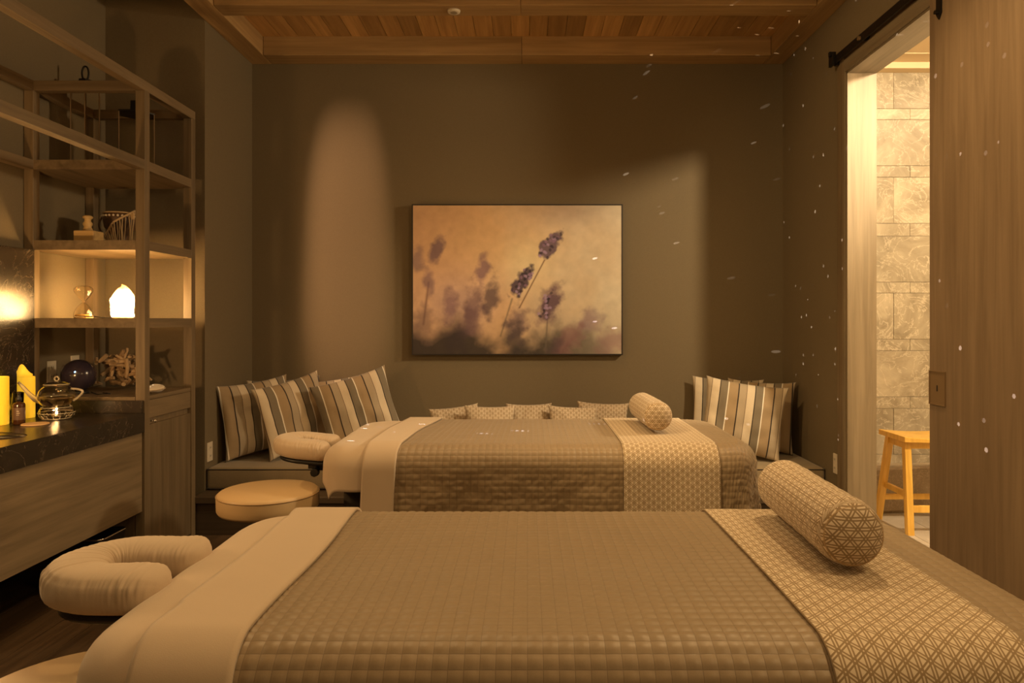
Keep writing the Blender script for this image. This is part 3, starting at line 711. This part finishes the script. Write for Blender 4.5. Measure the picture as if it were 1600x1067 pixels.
    dr = lambda a, b, f: sk_*max(0, min(1, (y1-.1-b)/(y1-y0-.1)))*(1-.35*(1-f))+.006*math.sin(b*9)
    cloth('folded_top_sheet', D2, -.62, -.455, y0-.26, y1+.24, .010, 'sheet', 'folded-back pale sheet band beside the quilt on the %s massage table' % tag_, 'sheet', seed=seed+1, fold=.004, wr=.002, solid=.009, drift=dr)
    cloth('bed_runner', D3, runner[0], runner[1], y0-.36, y1+.36, .010, 'lat', 'cream and tan lattice pattern runner across the foot of the %s massage table' % tag_, 'bed runner', seed=seed, fold=.006, wr=.0015, solid=.004)
    return t
massage_table('far', -.885, .985, 2.90, 3.78, -.527, (-1.03, 3.33, -.545, -.635, .10), 3.0, (.395, .79), False)
massage_table('near', -.78, .975, 1.09, 1.985, -.525, (-.845, 1.500, -.492, -.577, -.0), 8.0, (.478, .80), True)

def bolster(xa, ya, xb, yb, r, z, label, seed):
    p = Vector((xa, ya, z+r)); q = Vector((xb, yb, z+r)); L = (q-p).length; d = (q-p)/L; x = Vector((0, 0, 1)); y = d.cross(x)
    prof = []
    for k in range(9): an = k/8*PI/2; prof.append((r*math.sin(an)**.9 if k else 0.0004, .045*(1-math.cos(an))))
    for k in range(1, 30): prof.append((r*(1+.012*math.sin(k*1.1)), .045+(L-.09)*k/30))
    prof += [(rr, L-zz) for rr, zz in prof[:9][::-1]]
    n = 48; vs = []; uv = []; arc = 0; pr = None
    for rr, zz in prof:
        if pr: arc += math.hypot(rr-pr[0], zz-pr[1])
        pr = (rr, zz)
        for k in range(n+1):
            an = 2*PI*k/n; w_ = 1+.02*noise.noise(Vector((math.cos(an)*2, math.sin(an)*2, zz*9+seed)))
            vs.append(p+d*zz+(x*math.cos(an)+y*math.sin(an))*rr*w_-Vector((0, 0, .0)))
            uv.append((an*r if .03 < zz < L-.03 else math.cos(an)*rr+.5, arc if .03 < zz < L-.03 else math.sin(an)*rr))
    fs = [(i*(n+1)+k, i*(n+1)+k+1, (i+1)*(n+1)+k+1, (i+1)*(n+1)+k) for i in range(len(prof)-1) for k in range(n)]
    mz = min(v.z for v in vs); vs = [v+Vector((0, 0, z-mz)) for v in vs]
    o = obj('bolster', (vs, fs), 'lat_small', smooth=True, uv=uv, origin=((xa+xb)/2, (ya+yb)/2, z)); tag(o, label, 'bolster', 'lattice bolsters')
    for dd in (.022, L-.022):
        obj('seam_piping', MB().tube([p+d*dd+(x*math.cos(a*PI/18)+y*math.sin(a*PI/18))*(r*.865) for a in range(36)], .0016, 6, closed=True), 'cord', o, smooth=True)
bolster(.585, 3.13, .575, 3.60, .066, Z(-.505)+.008, 'round lattice bolster pillow lying on the far massage table', 1)
bolster(.648, 1.385, .665, 1.87, .067, Z(-.505)+.008, 'large lattice bolster pillow lying on the near massage table', 2)

def stool(cx, cy, zt, r, label):
    t = thing('treatment_stool', label, 'stool', (cx, cy, 0)); zt = Z(zt)
    s = obj('seat', MB().lathe([(.001, -.082), (r*.96, -.082), (r*.995, -.070), (r, -.05), (r, -.018), (r*.985, -.006), (r*.95, 0), (.001, .003)], (cx, cy, zt), 64), 'vinyl', t, smooth=True)
    obj('seat_piping', MB().tube([(cx+(r-.001)*math.cos(a*PI/30), cy+(r-.001)*math.sin(a*PI/30), zt-.012) for a in range(60)], .0032, 6, closed=True), 'vinyl_side', s, smooth=True)
    obj('seat_plate', MB().lathe([(.08, -.098), (r*.9, -.083), (.001, -.083)], (cx, cy, zt), 24), 'black', t)
    obj('gas_column', MB().lathe([(.025, .09), (.025, .30), (.014, .30), (.014, zt-.09)], (cx, cy, 0), 16), 'chrome', t, smooth=True)
    for k in range(5):
        a = 2*PI*k/5+.3; dx, dy = math.cos(a), math.sin(a)
        ft = obj('foot', MB().tube([(cx+dx*.02, cy+dy*.02, .10), (cx+dx*.2, cy+dy*.2, .07)], [.018, .012], 8), 'black', t)
        obj('caster', MB().tube([(cx+dx*.2-dy*.018, cy+dy*.2+dx*.018, .026), (cx+dx*.2+dy*.018, cy+dy*.2-dx*.018, .026)], .026, 14), 'black', ft)
stool(-1.09, 2.98, -.715, .205, 'round tan vinyl stool tucked under the far face cradle')
stool(-.845, 1.32, -.700, .205, 'round tan stool at the bottom left under the near table head')

# ------------------------------------------------------------------ bathroom stool
bs = thing('wooden_stool', 'honey-coloured saddle stool standing in the bathroom doorway', 'stool', (2.42, 4.28, 0))
sx0, sx1, sy0, sy1, sz = 2.205, 2.66, 4.13, 4.44, Z(-.683)
vs = []; n = 14
for k in range(n+1):
    x = sx0+(sx1-sx0)*k/n; f = (2*k/n-1); dz = -.014*(1-f*f)
    vs += [(x, sy0, sz+dz), (x, sy1, sz+dz), (x, sy1, sz-.032+dz*.3), (x, sy0, sz-.032+dz*.3)]
fs = [(k*4+q, k*4+(q+1) % 4, (k+1)*4+(q+1) % 4, (k+1)*4+q) for k in range(n) for q in range(4)]+[(0, 3, 2, 1), tuple(n*4+q for q in range(4))]
obj('seat', (vs, fs), 'honey', bs, bevel=.003)
lg = {}
for nm, (ax, ay, bx, by) in dict(nl=(2.225, 4.115, 2.245, 4.19), nr=(2.64, 4.115, 2.62, 4.19), fl=(2.205, 4.45, 2.245, 4.38), fr=(2.66, 4.45, 2.62, 4.38)).items():
    obj('leg', MB().bar((ax, ay, 0), (bx, by, sz-.03), .038, .038), 'honey', bs, bevel=.002); lg[nm] = (Vector((ax, ay, 0)), Vector((bx, by, sz-.03)))
def on(nm, z): a, b = lg[nm]; return a+(b-a)*(z/b.z)
def rail(a, b, z, th=.02, h=.034):
    p, q = on(a, z), on(b, z)
    if abs(p.x-q.x) > abs(p.y-q.y): m_ = MB().box(min(p.x, q.x)-.01, max(p.x, q.x)+.01, p.y-th/2, p.y+th/2, z-h/2, z+h/2)
    else: m_ = MB().box(p.x-th/2, p.x+th/2, min(p.y, q.y)-.01, max(p.y, q.y)+.01, z-h/2, z+h/2)
    obj('stretcher', m_, 'honey', bs, bevel=.002)
rail('nl', 'nr', .145, h=.04); rail('fl', 'fr', .145); rail('nl', 'fl', .225); rail('nr', 'fr', .225)
rail('nl', 'nr', sz-.055, h=.045); rail('fl', 'fr', sz-.055, h=.045); rail('nl', 'fl', sz-.055, h=.045); rail('nr', 'fr', sz-.055, h=.045)

# ------------------------------------------------------------------ worktop, vanity
WX0, WX1, WY0, WY1 = XL+.002, -1.92, .6, 3.548
zt, zb = Z(-.465), Z(-.561)
sc_, ex, ey = (-2.21, 2.81), .205, .125
n = 48; ring_e = []; ring_r = []
ry0, ry1 = 2.55, 3.05
for k in range(n):
    a = 2*PI*k/n; ca, sa = math.cos(a), math.sin(a); ring_e.append((sc_[0]+ex*ca, sc_[1]+ey*sa))
    t_ = min((WX1-sc_[0])/ca if ca > 1e-6 else 9, (WX0-sc_[0])/ca if ca < -1e-6 else 9, (ry1-sc_[1])/sa if sa > 1e-6 else 9, (ry0-sc_[1])/sa if sa < -1e-6 else 9)
    ring_r.append((sc_[0]+t_*ca, sc_[1]+t_*sa))
wt = MB(); vs = [(x, y, zt) for x, y in ring_e]+[(x, y, zt) for x, y in ring_r]+[(x, y, zb) for x, y in ring_e]
fs = [(k, n+k, n+(k+1) % n, (k+1) % n) for k in range(n)]+[(k, (k+1) % n, 2*n+(k+1) % n, 2*n+k) for k in range(n)]
wt.add(vs, fs)
# corner fillers of the cut rectangle
for (cx_, cy_) in ((WX0, ry0), (WX1, ry0), (WX1, ry1), (WX0, ry1)):
    d_ = sorted(range(n), key=lambda k: math.hypot(ring_r[k][0]-cx_, ring_r[k][1]-cy_))
    best = None
    for k in range(n):
        p, q = ring_r[k], ring_r[(k+1) % n]
        if abs(p[0]-q[0]) > 1e-5 and abs(p[1]-q[1]) > 1e-5 and math.hypot(p[0]-cx_, p[1]-cy_) < .2 and math.hypot(q[0]-cx_, q[1]-cy_) < .2: best = (p, q)
    if best: wt.add([(*best[0], zt), (cx_, cy_, zt), (*best[1], zt)], [(0, 1, 2)])
wt.box(WX0, WX1, WY0, ry0, zb, zt); wt.box(WX0, WX1, ry1, WY1, zb, zt); wt.box(WX1-.02, WX1, ry0, ry1, zb, zt-.0005)
wk = obj('worktop', wt, 'marble', origin=(-2.2, 2.0, zb)); tag(wk, 'dark veined marble worktop along the left wall', 'worktop')
sk = thing('sink', 'dark oval sink sunk in the marble worktop', 'sink', (sc_[0], sc_[1], zb-.06))
obj('basin', MB().lathe([(1.0, .094), (.97, .05), (.85, .0), (.4, -.05), (.05, -.055)], (sc_[0], sc_[1], zb), 48, ex-.002, ey-.002), 'steel', sk, smooth=True)
obj('drain', MB().lathe([(.02, -.052), (.022, -.05), (.001, -.049)], (sc_[0], sc_[1], zb), 16), 'chrome', sk)
sk.children[0].data.materials[0].use_backface_culling = False
vc = thing('vanity_cabinet', 'wall-hung oak vanity drawer unit under the marble worktop', 'cabinet', (-2.2, 2.1, Z(-.96)))
obj('body', MB().box(XL+.002, -1.952, WY0, WY1, Z(-.955), Z(-.69)).box(XL+.002, -1.952, 3.1, WY1, Z(-.69), zb-.001), 'oak_y', vc)
obj('drawer_front', B(-1.95, -1.93, WY0, WY1-.004, Z(-.96), zb-.003), 'oak_y', vc, bevel=.002)
bp = thing('backsplash', 'dark marble backsplash slab on the left wall above the worktop', 'backsplash', (XL, 2.2, zt))
obj('slab', B(XL+.001, -2.472, WY0, 3.547, zt+.0005, Z(.352)), 'marble', bp, bevel=.001)
obj('upstand', B(-2.470, -1.925, WY1-.022, WY1-.002, zt+.0005, Z(-.402)), 'marble', bp, bevel=.001)

# ------------------------------------------------------------------ shelving unit
su = thing('shelving_unit', 'tall open oak shelving unit with boxy frame on the left wall', 'shelving', (-2.2, 3.8, 0))
PW = .047
def post(x, y, z0=.0, z1=Z(1.153)): obj('post', B(x, x+PW, y, y+PW, z0, z1), 'oak_z', su, bevel=.0015)
FX = -1.967; RX = XL+.003
post(FX, 3.549); post(FX, 4.043); post(RX, 3.549, Z(-.384)); post(RX, 4.043, Z(-.38)); post(FX, .9, zt+.001); post(RX, .9, Z(.354))
def rl(m_, ax): obj('rail', m_, 'oak_y' if ax else 'oak_x', su, bevel=.0015)
rl(B(FX, FX+PW, .9, 4.09, Z(1.153), Z(1.203)), 1); rl(B(RX, RX+PW, .9, 4.09, Z(1.153), Z(1.203)), 1)
rl(B(RX+PW, FX, 3.549, 3.596, Z(1.153), Z(1.203)), 0); rl(B(RX+PW, FX, 4.043, 4.09, Z(1.153), Z(1.203)), 0)
rl(B(FX, FX+PW, .947, 3.549, Z(.757), Z(.805)), 1); rl(B(RX, RX+PW, .947, 3.549, Z(.757), Z(.805)), 1)
for z in (.805, .401, .0096):
    b = MB().box(RX+PW, FX, 3.551, 4.088, Z(z-.048), Z(z)).box(RX+.001, RX+PW, 3.597, 4.042, Z(z-.048), Z(z)).box(FX, FX+PW-.001, 3.597, 4.042, Z(z-.048), Z(z))
    obj('shelf_board', b, 'oak_y', su)
sc = thing('side_cabinet', 'tall narrow oak cabinet with drawer and door under the shelves', 'cabinet', (-2.2, 3.82, 0))
ct = Z(-.388)
obj('body', MB().box(XL+.003, -1.970, 3.552, 4.088, .0, ct-.002).box(-1.970, -1.942, 3.598, 4.041, .06, ct-.02), 'oak_z', sc)
obj('top_board', MB().box(XL+.003, -1.970, 3.552, 4.088, ct-.002, ct+.002).box(-1.970, -1.924, 3.598, 4.041, ct-.018, ct+.002), 'oak_y', sc)
obj('drawer_front', B(-1.942, -1.924, 3.599, 4.040, Z(-.500), ct-.020), 'oak_y', sc, bevel=.0015)
dd = obj('door', B(-1.942, -1.924, 3.599, 4.040, .03, Z(-.532)), 'oak_z', sc, bevel=.0015)
obj('door_knob', MB().tube([(-1.924, 3.612, Z(-.515)), (-1.905, 3.612, Z(-.515))], .005, 8).sphere((-1.902, 3.612, Z(-.515)), .009), 'chrome', dd, smooth=True)

# things on the shelves
def lantern(cx, cy, r, z0, z1, label, knob, sq):
    t = thing('glass_lantern', label, 'lantern', (cx, cy, z0))
    k = 6 if sq else 24
    obj('glass_body', MB().lathe([(r, 0), (r, z1-z0), (r-.004, z1-z0), (r-.004, .004), (.001, .004)], (cx, cy, z0), k), 'thin', t, smooth=not sq)
    obj('base_plate', MB().lathe([(r+.003, .0), (r+.003, .006), (.001, .006)], (cx, cy, z0-.0005), k), 'iron', t)
    if sq:
        for q in range(6):
            a = PI/3*q; obj('edge_strip', MB().tube([(cx+r*math.cos(a), cy+r*math.sin(a), z0), (cx+r*math.cos(a), cy+r*math.sin(a), z1)], .0025, 6), 'bronze', t)
    obj('lid', MB().lathe([(r+.004, 0), (r+.004, .008), (.035, .022), (.033, .022+knob), (.001, .024+knob)], (cx, cy, z1), k), 'iron', t)
    return t
t = lantern(-2.375, 3.80, .075, Z(.806), Z(1.255), 'tall glass lantern with ring handle rising above the top shelf frame', .012, True)
rz = Z(1.255)+.034
obj('ring_handle', MB().tube([(-2.375+.018*math.cos(a*PI/12), 3.80, rz+.036+.038*math.sin(a*PI/12)) for a in range(24)], .005, 8, closed=True), 'iron', t, smooth=True)
t = lantern(-2.10, 3.80, .095, Z(.806), Z(1.10), 'shorter six-sided glass lantern with black cap on the top shelf', .05, True)

def lathe_obj(name, prof, c, mat, parent, n=24, **k): return obj(name, MB().lathe(prof, c, n), mat, parent, smooth=True, **k)
st = thing('wooden_stamp', 'small wooden block with turned knob handle on the middle shelf', 'ornament', (-2.265, 3.70, Z(.401)))
obj('block', B(-2.318, -2.215, 3.61, 3.70, Z(.4015), Z(.458)), 'stamp', st, bevel=.004)
lathe_obj('turned_handle', [(.024, 0), (.022, .012), (.017, .022), (.022, .034), (.022, .042), (.015, .052), (.016, .062), (.024, .070), (.024, .076), (.016, .082), (.001, .083)], (-2.272, 3.655, Z(.458)), 'stamp', st)
dc = Vector((-2.225, 3.87, Z(.402)))
dr_ = thing('corded_hand_drum', 'dark carved drum with beads, rope and pale cord fringe on the shelf', 'drum', dc)
lathe_obj('bowl', [(.03, 0), (.045, .01), (.028, .03), (.05, .065), (.078, .10), (.086, .14), (.085, .175), (.078, .178), (.076, .17), (.001, .165)], dc, 'gourd', dr_, 32)
obj('rim_ring', MB().tube([dc+Vector((.085*math.cos(a*PI/18), .085*math.sin(a*PI/18), .178)) for a in range(36)], .004, 6, closed=True), 'cord', dr_, smooth=True)
for k in range(14):
    a = -PI+PI*k/13; obj('bead', MB().sphere(dc+Vector((.088*math.cos(a), .088*math.sin(a), .160)), .0065, 8, 6), 'bead', dr_, smooth=True)
rope = [dc+Vector((-.088+.19*s_, -.04-.055*math.sin(PI*s_), .075-.10*math.sin(PI*min(s_*1.9, 1))*.35+.115*s_**1.5)) for s_ in [k/16 for k in range(17)]]
obj('rope', MB().tube(rope, .0055, 8), 'cord', dr_, smooth=True)
obj('rope_handle', MB().tube([dc+Vector((-.085-.022*math.sin(PI*s_), -.02, .165-.10*s_)) for s_ in [k/10 for k in range(11)]], .005, 8), 'gourd', dr_, smooth=True)
obj('rope_knot', MB().tube([dc+Vector((.088+.012*math.cos(a), -.05, .16+.02*math.sin(a*1.7))) for a in [k*.6 for k in range(14)]], .006, 8), 'cord', dr_, smooth=True)
for k in range(22):
    s_ = .20+.8*k/21; p = rope[min(16, int(s_*16))]; q = Vector((dc.x-.05+.15*s_+random.uniform(-.012, .012), p.y-random.uniform(0, .02), dc.z+.003))
    obj('fringe_cord', MB().tube([p, (p+q)/2+Vector((random.uniform(-.004, .008), -.006, 0)), q], random.uniform(.002, .0035), 5), 'cord', dr_, smooth=True)

hg = thing('hourglass', 'clear glass hourglass without frame beside the glowing salt lamp', 'hourglass', (-2.335, 3.72, Z(.0096)))
hp = [(.045, .004), (.047, .012), (.044, .030), (.030, .058), (.012, .078), (.004, .086), (.012, .094), (.030, .114), (.044, .140), (.044, .155), (.030, .168), (.001, .171)]
hp2 = hp+[(.001, .169)]+[(max(r-.0025, .001), z) for r, z in hp[::-1][1:]]+[(.001, .007)]
lathe_obj('glass_bulbs', [(.001, .004)]+hp2, (-2.335, 3.72, Z(.010)), 'glass', hg, 36)
lathe_obj('foot_ring', [(.038, .0), (.042, .0), (.044, .004), (.038, .004)], (-2.335, 3.72, Z(.0101)), 'sand', hg, 36)
lathe_obj('sand', [(.034, .011), (.040, .014), (.032, .019), (.001, .021)], (-2.335, 3.72, Z(.0101)), 'sand', hg, 24)
sl = thing('salt_lamp', 'glowing rough salt crystal lamp on the shelf beside the hourglass', 'lamp', (-2.165, 3.79, Z(.0096)))
vs = []; m_, n_ = 22, 36
for i in range(m_+1):
    f = i/m_; zz = .165*f; rr = .053*(1.0+.12*math.sin(PI*f*1.2))*(1-max(0, (f-.35)/.66)**2.6)**.6 if f < 1 else .001
    for k in range(n_):
        a = 2*PI*k/n_; d = 1+.30*noise.noise(Vector((math.cos(a)*1.3, math.sin(a)*1.3, f*2.2+5)))+.10*noise.noise(Vector((math.cos(a)*3.2, math.sin(a)*4, f*8)))
        vs.append((-2.165+rr*d*math.cos(a)-.010*f*f, 3.79+rr*d*math.sin(a), Z(.0096)+.008+zz*(1+.06*math.cos(a-.8)*f)))
fs = [(i*n_+k, i*n_+(k+1) % n_, (i+1)*n_+(k+1) % n_, (i+1)*n_+k) for i in range(m_) for k in range(n_)]+[tuple(range(n_))[::-1], tuple(m_*n_+k for k in range(n_))]
obj('crystal', (vs, fs), 'salt', sl)
lathe_obj('lamp_base', [(.05, 0), (.052, .008), (.001, .008)], (-2.165, 3.79, Z(.0098)), 'stamp', sl)
lamp('salt_lamp_light', 'POINT', (-2.175, 3.705, Z(.11)), 4.0, (1, .62, .20), shadow_soft_size=.03)
obj('power_cord', MB().tube([(-2.21, 3.83, Z(.0135)), (-2.27, 3.86, Z(.0135)), (-2.33, 3.87, Z(.0135)), (-2.44, 3.90, Z(.03)), (-2.49, 3.98, Z(.0135))], .003, 6), 'black', sl, smooth=True)

# niche
nz_ = ct+.0025
ball = thing('star_projector', 'dark glossy ball with a small blue light in the lower niche', 'projector', (-2.36, 3.72, nz_))
obj('ball', MB().sphere((-2.36, 3.72, nz_+.012+.083), .083, 36, 24), plain('ball_gloss', (.03, .022, .035), .18), ball, smooth=True)
lathe_obj('stand', [(.05, 0), (.048, .010), (.035, .018), (.001, .018)], (-2.36, 3.72, nz_), 'black', ball)
obj('led', MB().sphere((-2.332, 3.6455, nz_+.118), .0035, 8, 6), 'ledw', ball, smooth=True)
obj('cable', MB().tube([(-2.30, 3.73, nz_+.005), (-2.24, 3.66, nz_+.005), (-2.20, 3.62, nz_+.005), (-2.16, 3.66, nz_+.005), (-2.22, 3.70, nz_+.005)], .003, 6), 'black', ball, smooth=True)
dw = thing('driftwood_bundle', 'tangled bundle of pale driftwood sticks in the lower niche', 'ornament', (-2.25, 3.93, nz_))
rs = random.Random(11)
for k in range(60):
    c = Vector((-2.25+rs.gauss(0, .05), 3.93+rs.gauss(0, .04), nz_+.035+abs(rs.random())*.15))
    d = Vector((rs.gauss(0, 1), rs.gauss(0, .7), rs.gauss(0, .8))).normalized(); L = rs.uniform(.05, .12)
    a, b = c-d*L/2, c+d*L/2; r = rs.uniform(.006, .0125)
    for p in (a, b):
        p.z = max(p.z, nz_+.014); p.x = min(max(p.x, -2.39), -2.11); p.y = min(max(p.y, 3.83), 4.02)
    obj('stick', MB().tube([a, (a+b)/2+Vector((rs.uniform(-.008, .008), 0, rs.uniform(-.006, .006))), b], [r*.9, r, r*.75], 7), 'drift', dw, smooth=False, origin=a)
sb = thing('cloth_pouch', 'small cream cloth pouch lying on the narrow oak cabinet', 'pouch', (-1.99, 3.74, nz_))
vs = []; m_, n_ = 10, 24
for i in range(m_+1):
    f = -PI/2+PI*i/m_
    for k in range(n_):
        a = 2*PI*k/n_; q = 1+.12*noise.noise(Vector((math.cos(a)*2, math.sin(a)*2, f)))
        vs.append((-1.985+.045*math.cos(f)*math.cos(a)*q, 3.745+.10*math.cos(f)*math.sin(a)*q, nz_+.0205+.020*math.sin(f)*(1+.3*math.sin(a))))
fs = [(i*n_+k, i*n_+(k+1) % n_, (i+1)*n_+(k+1) % n_, (i+1)*n_+k) for i in range(m_) for k in range(n_)]
obj('pouch', (vs, fs), 'soap', sb, smooth=True)
obj('hem', MB().tube([(-1.985+.046*math.cos(a*PI/16), 3.745+.102*math.sin(a*PI/16), nz_+.019) for a in range(32)], .0018, 5, closed=True), 'cord', sb, smooth=True)

# ------------------------------------------------------------------ things on the worktop
zw = zt
def candle(cx, cy, r, h, label, melted):
    t = thing('pillar_candle', label, 'candle', (cx, cy, zw), 'pillar candles')
    n_ = 32; vs = []; prof = [(r*.97, 0), (r, .004), (r, h*.5), (r, h-.004), (r*.97, h), (r*.80, h), (r*.78, h-.02), (.001, h-.022)]
    for (rr, z) in prof:
        for k in range(n_):
            a = 2*PI*k/n_; dz = 0; q = rr
            vs.append((cx+q*math.cos(a), cy+q*math.sin(a), zw+.0008+z+dz))
    fs = [(i*n_+k, i*n_+(k+1) % n_, (i+1)*n_+(k+1) % n_, (i+1)*n_+k) for i in range(len(prof)-1) for k in range(n_)]+[tuple(range(n_))[::-1]]
    wx = obj('wax', (vs, fs), 'candle', t, smooth=False)
    obj('wick', MB().tube([(cx, cy, zw+h-.022), (cx+.002, cy, zw+h-.008)], .0012, 6), 'black', t)
    obj('flame', MB().lathe([(.001, 0), (.004, .005), (.003, .012), (.0005, .02)], (cx+.002, cy, zw+h-.010), 10), 'flame', t, smooth=True)
    if melted:   # thin leaning wax sheet standing above the rim
        vs = []; K = 16
        for k in range(K+1):
            a = math.radians(150+200*k/K); hh = .012+.050*math.exp(-((k-10)/3.4)**2)+.018*math.exp(-((k-2)/2)**2)
            out = r*1.0+.012*math.exp(-((k-1)/2.5)**2)
            vs += [(cx+r*.99*math.cos(a), cy+r*.99*math.sin(a), zw+h-.006), (cx+out*math.cos(a), cy+out*math.sin(a), zw+h+hh)]
        fs = [(2*k, 2*k+2, 2*k+3, 2*k+1) for k in range(K)]
        obj('melted_collar', (vs, fs), 'candle', t, smooth=True, solid=.003)
candle(-2.353, 3.14, .043, .213, 'yellow glowing pillar candle cut by the left edge of the photo', False)
candle(-2.388, 3.37, .036, .195, 'yellow glowing pillar candle with a melted peaked rim behind the brown bottle', True)
bt = thing('dark_bottle', 'small dark amber bottle with black pump top in front of the candle', 'bottle', (-2.265, 3.15, zw))
lathe_obj('bottle_body', [(.022, .0005), (.0245, .004), (.0245, .088), (.022, .095), (.010, .099), (.010, .104), (.001, .104)], (-2.265, 3.15, zw), 'amber', bt, 28)
lathe_obj('paper_label', [(.0248, .022), (.0250, .023), (.0250, .075), (.0248, .076)], (-2.265, 3.15, zw), 'label', bt, 28)
obj('label_text', MB().box(-2.258, -2.247, 3.1258, 3.1262, zw+.060, zw+.0625).box(-2.262, -2.244, 3.1258, 3.1262, zw+.052, zw+.0535).box(-2.259, -2.247, 3.1258, 3.1262, zw+.044, zw+.0455), 'bead', bt)
pu = lathe_obj('pump', [(.011, .104), (.0115, .118), (.008, .122), (.006, .136), (.008, .138), (.008, .146), (.001, .147)], (-2.265, 3.15, zw), 'black', bt, 20)
obj('nozzle', MB().tube([(-2.265, 3.15, zw+.142), (-2.25, 3.135, zw+.141)], .0035, 8), 'black', pu)
gv = thing('glass_tumbler', 'clear textured glass tumbler behind the dark bottle', 'glass', (-2.335, 3.18, zw))
gv.location = (-2.375, 3.27, zw)
lathe_obj('tumbler', [(.001, .001), (.034, .001), (.036, .006), (.040, .13), (.037, .13), (.033, .010), (.001, .008)], (-2.375, 3.27, zw), 'glass', gv, 24)
cs = obj('coaster', MB().lathe([(.052, .0006), (.054, .002), (.054, .005), (.052, .0065), (.001, .0065)], (-2.185, 3.14, zw), 36), 'cork', smooth=False, origin=(-2.185, 3.14, zw)); tag(cs, 'thin round cork coaster on the worktop in front of the teapot', 'coaster')
# teapot on its warmer
tx, ty = -2.21, 3.32; wz = zw
wm = thing('teapot_warmer', 'round clear glass warmer with a lit tealight under the teapot', 'warmer', (tx, ty, wz))
for zz_r, rr_r in ((.006, .058), (.032, .0745), (.058, .061)): obj('ring_rim', MB().tube([(tx+rr_r*math.cos(a*PI/16), ty+rr_r*math.sin(a*PI/16), wz+zz_r) for a in range(32)], .0018, 6, closed=True), 'rim', wm, smooth=True)
lathe_obj('glass_ring', [(.001, .001), (.050, .001), (.068, .014), (.074, .032), (.068, .050), (.060, .060), (.057, .060), (.065, .049), (.070, .032), (.064, .016), (.048, .005), (.001, .005)], (tx, ty, wz), 'glass', wm, 40)
lathe_obj('tealight', [(.019, .0055), (.019, .020), (.001, .0195)], (tx, ty, wz), 'chrome', wm, 20)
lathe_obj('flame', [(.001, 0), (.006, .006), (.004, .014), (.0005, .022)], (tx, ty, wz+.021), 'flame', wm, 12)
for k in range(16):
    a = 2*PI*k/16; obj('glass_rib', MB().tube([(tx+.054*math.cos(a), ty+.054*math.sin(a), wz+.006), (tx+.072*math.cos(a), ty+.072*math.sin(a), wz+.022)], .0022, 5), 'rim', wm, smooth=True)
tp = thing('glass_teapot', 'clear round glass teapot with looped handle on the glowing warmer', 'teapot', (tx, ty, wz+.061))
b0 = wz+.0615
prof = [(.052, 0), (.066, .014), (.077, .036), (.078, .052), (.070, .074), (.054, .092), (.046, .098)]
inn = [(r-.0025, z+.001) for r, z in prof[::-1]]
tb = lathe_obj('pot_body', [(.001, .0)]+prof+inn+[(.001, .003)], (tx, ty, b0), 'glass', tp, 48)
lathe_obj('tea', [(.001, .004), (.048, .004), (.062, .016), (.0735, .034), (.074, .044), (.001, .044)], (tx, ty, b0), 'water', tp, 40)
ld = lathe_obj('lid', [(.050, .098), (.054, .101), (.050, .105), (.036, .112), (.012, .116), (.001, .117)], (tx, ty, b0), 'glass', tp, 40)
obj('lid_rim', MB().tube([(tx+.051*math.cos(a*PI/16), ty+.051*math.sin(a*PI/16), b0+.102) for a in range(32)], .0022, 6, closed=True), 'rim', ld, smooth=True)
obj('waterline', MB().tube([(tx+.0745*math.cos(a*PI/16), ty+.0745*math.sin(a*PI/16), b0+.044) for a in range(32)], .0011, 6, closed=True), 'rim', tb, smooth=True)
obj('lid_knob', MB().tube([(tx+.010*math.cos(a*PI/8), ty, b0+.128+.010*math.sin(a*PI/8)) for a in range(16)], .0032, 8, closed=True), 'rim', ld, smooth=True)
obj('spout', MB().tube([(tx-.058, ty-.01, b0+.022), (tx-.085, ty-.025, b0+.035), (tx-.102, ty-.040, b0+.062), (tx-.116, ty-.055, b0+.092), (tx-.130, ty-.07, b0+.118)], [.016, .013, .010, .008, .006], 14), 'rim', tp, smooth=True)
hp = [(tx+.068+.048*math.sin(PI*s_)+.012*s_, ty, b0+.082-.062*s_+.018*math.sin(PI*s_*.9)) for s_ in [k/14 for k in range(15)]]
obj('handle', MB().tube(hp, .0052, 10), 'rim', tp, smooth=True)
lamp('tealight_light', 'POINT', (tx, ty-.02, wz+.05), .9, AMB, shadow_soft_size=.008)
# bin under the vanity
bi = thing('waste_bin', 'dark waste bin with thin chrome rim under the vanity cabinet', 'bin', (-2.05, 3.30, 0))
vs = []; prof_ = ((-.11, 0), (-.13, .27), (-.125, .27), (-.105, .01))
def rr_(hx, hy, z, rc=.03, c=(-2.05, 3.29)):
    out = []
    for (qx, qy, a0) in ((1, 1, 0), (-1, 1, 90), (-1, -1, 180), (1, -1, 270)):
        for k in range(5): a = math.radians(a0+k*22.5); out.append((c[0]+qx*(hx-rc)+rc*math.cos(a), c[1]+qy*(hy-rc)+rc*math.sin(a), z))
    return out
L_ = [rr_(.11, .09, .001), rr_(.135, .105, .255), rr_(.130, .100, .255), rr_(.105, .085, .012)]
vs = sum(L_, []); fs = [(l*20+k, l*20+(k+1) % 20, (l+1)*20+(k+1) % 20, (l+1)*20+k) for l in range(3) for k in range(20)]+[tuple(range(20))[::-1], tuple(60+k for k in range(20))]
obj('body', (vs, fs), 'black', bi)
obj('rim', MB().tube(rr_(.134, .104, .257), .004, 8, closed=True), 'chrome', bi, smooth=True)
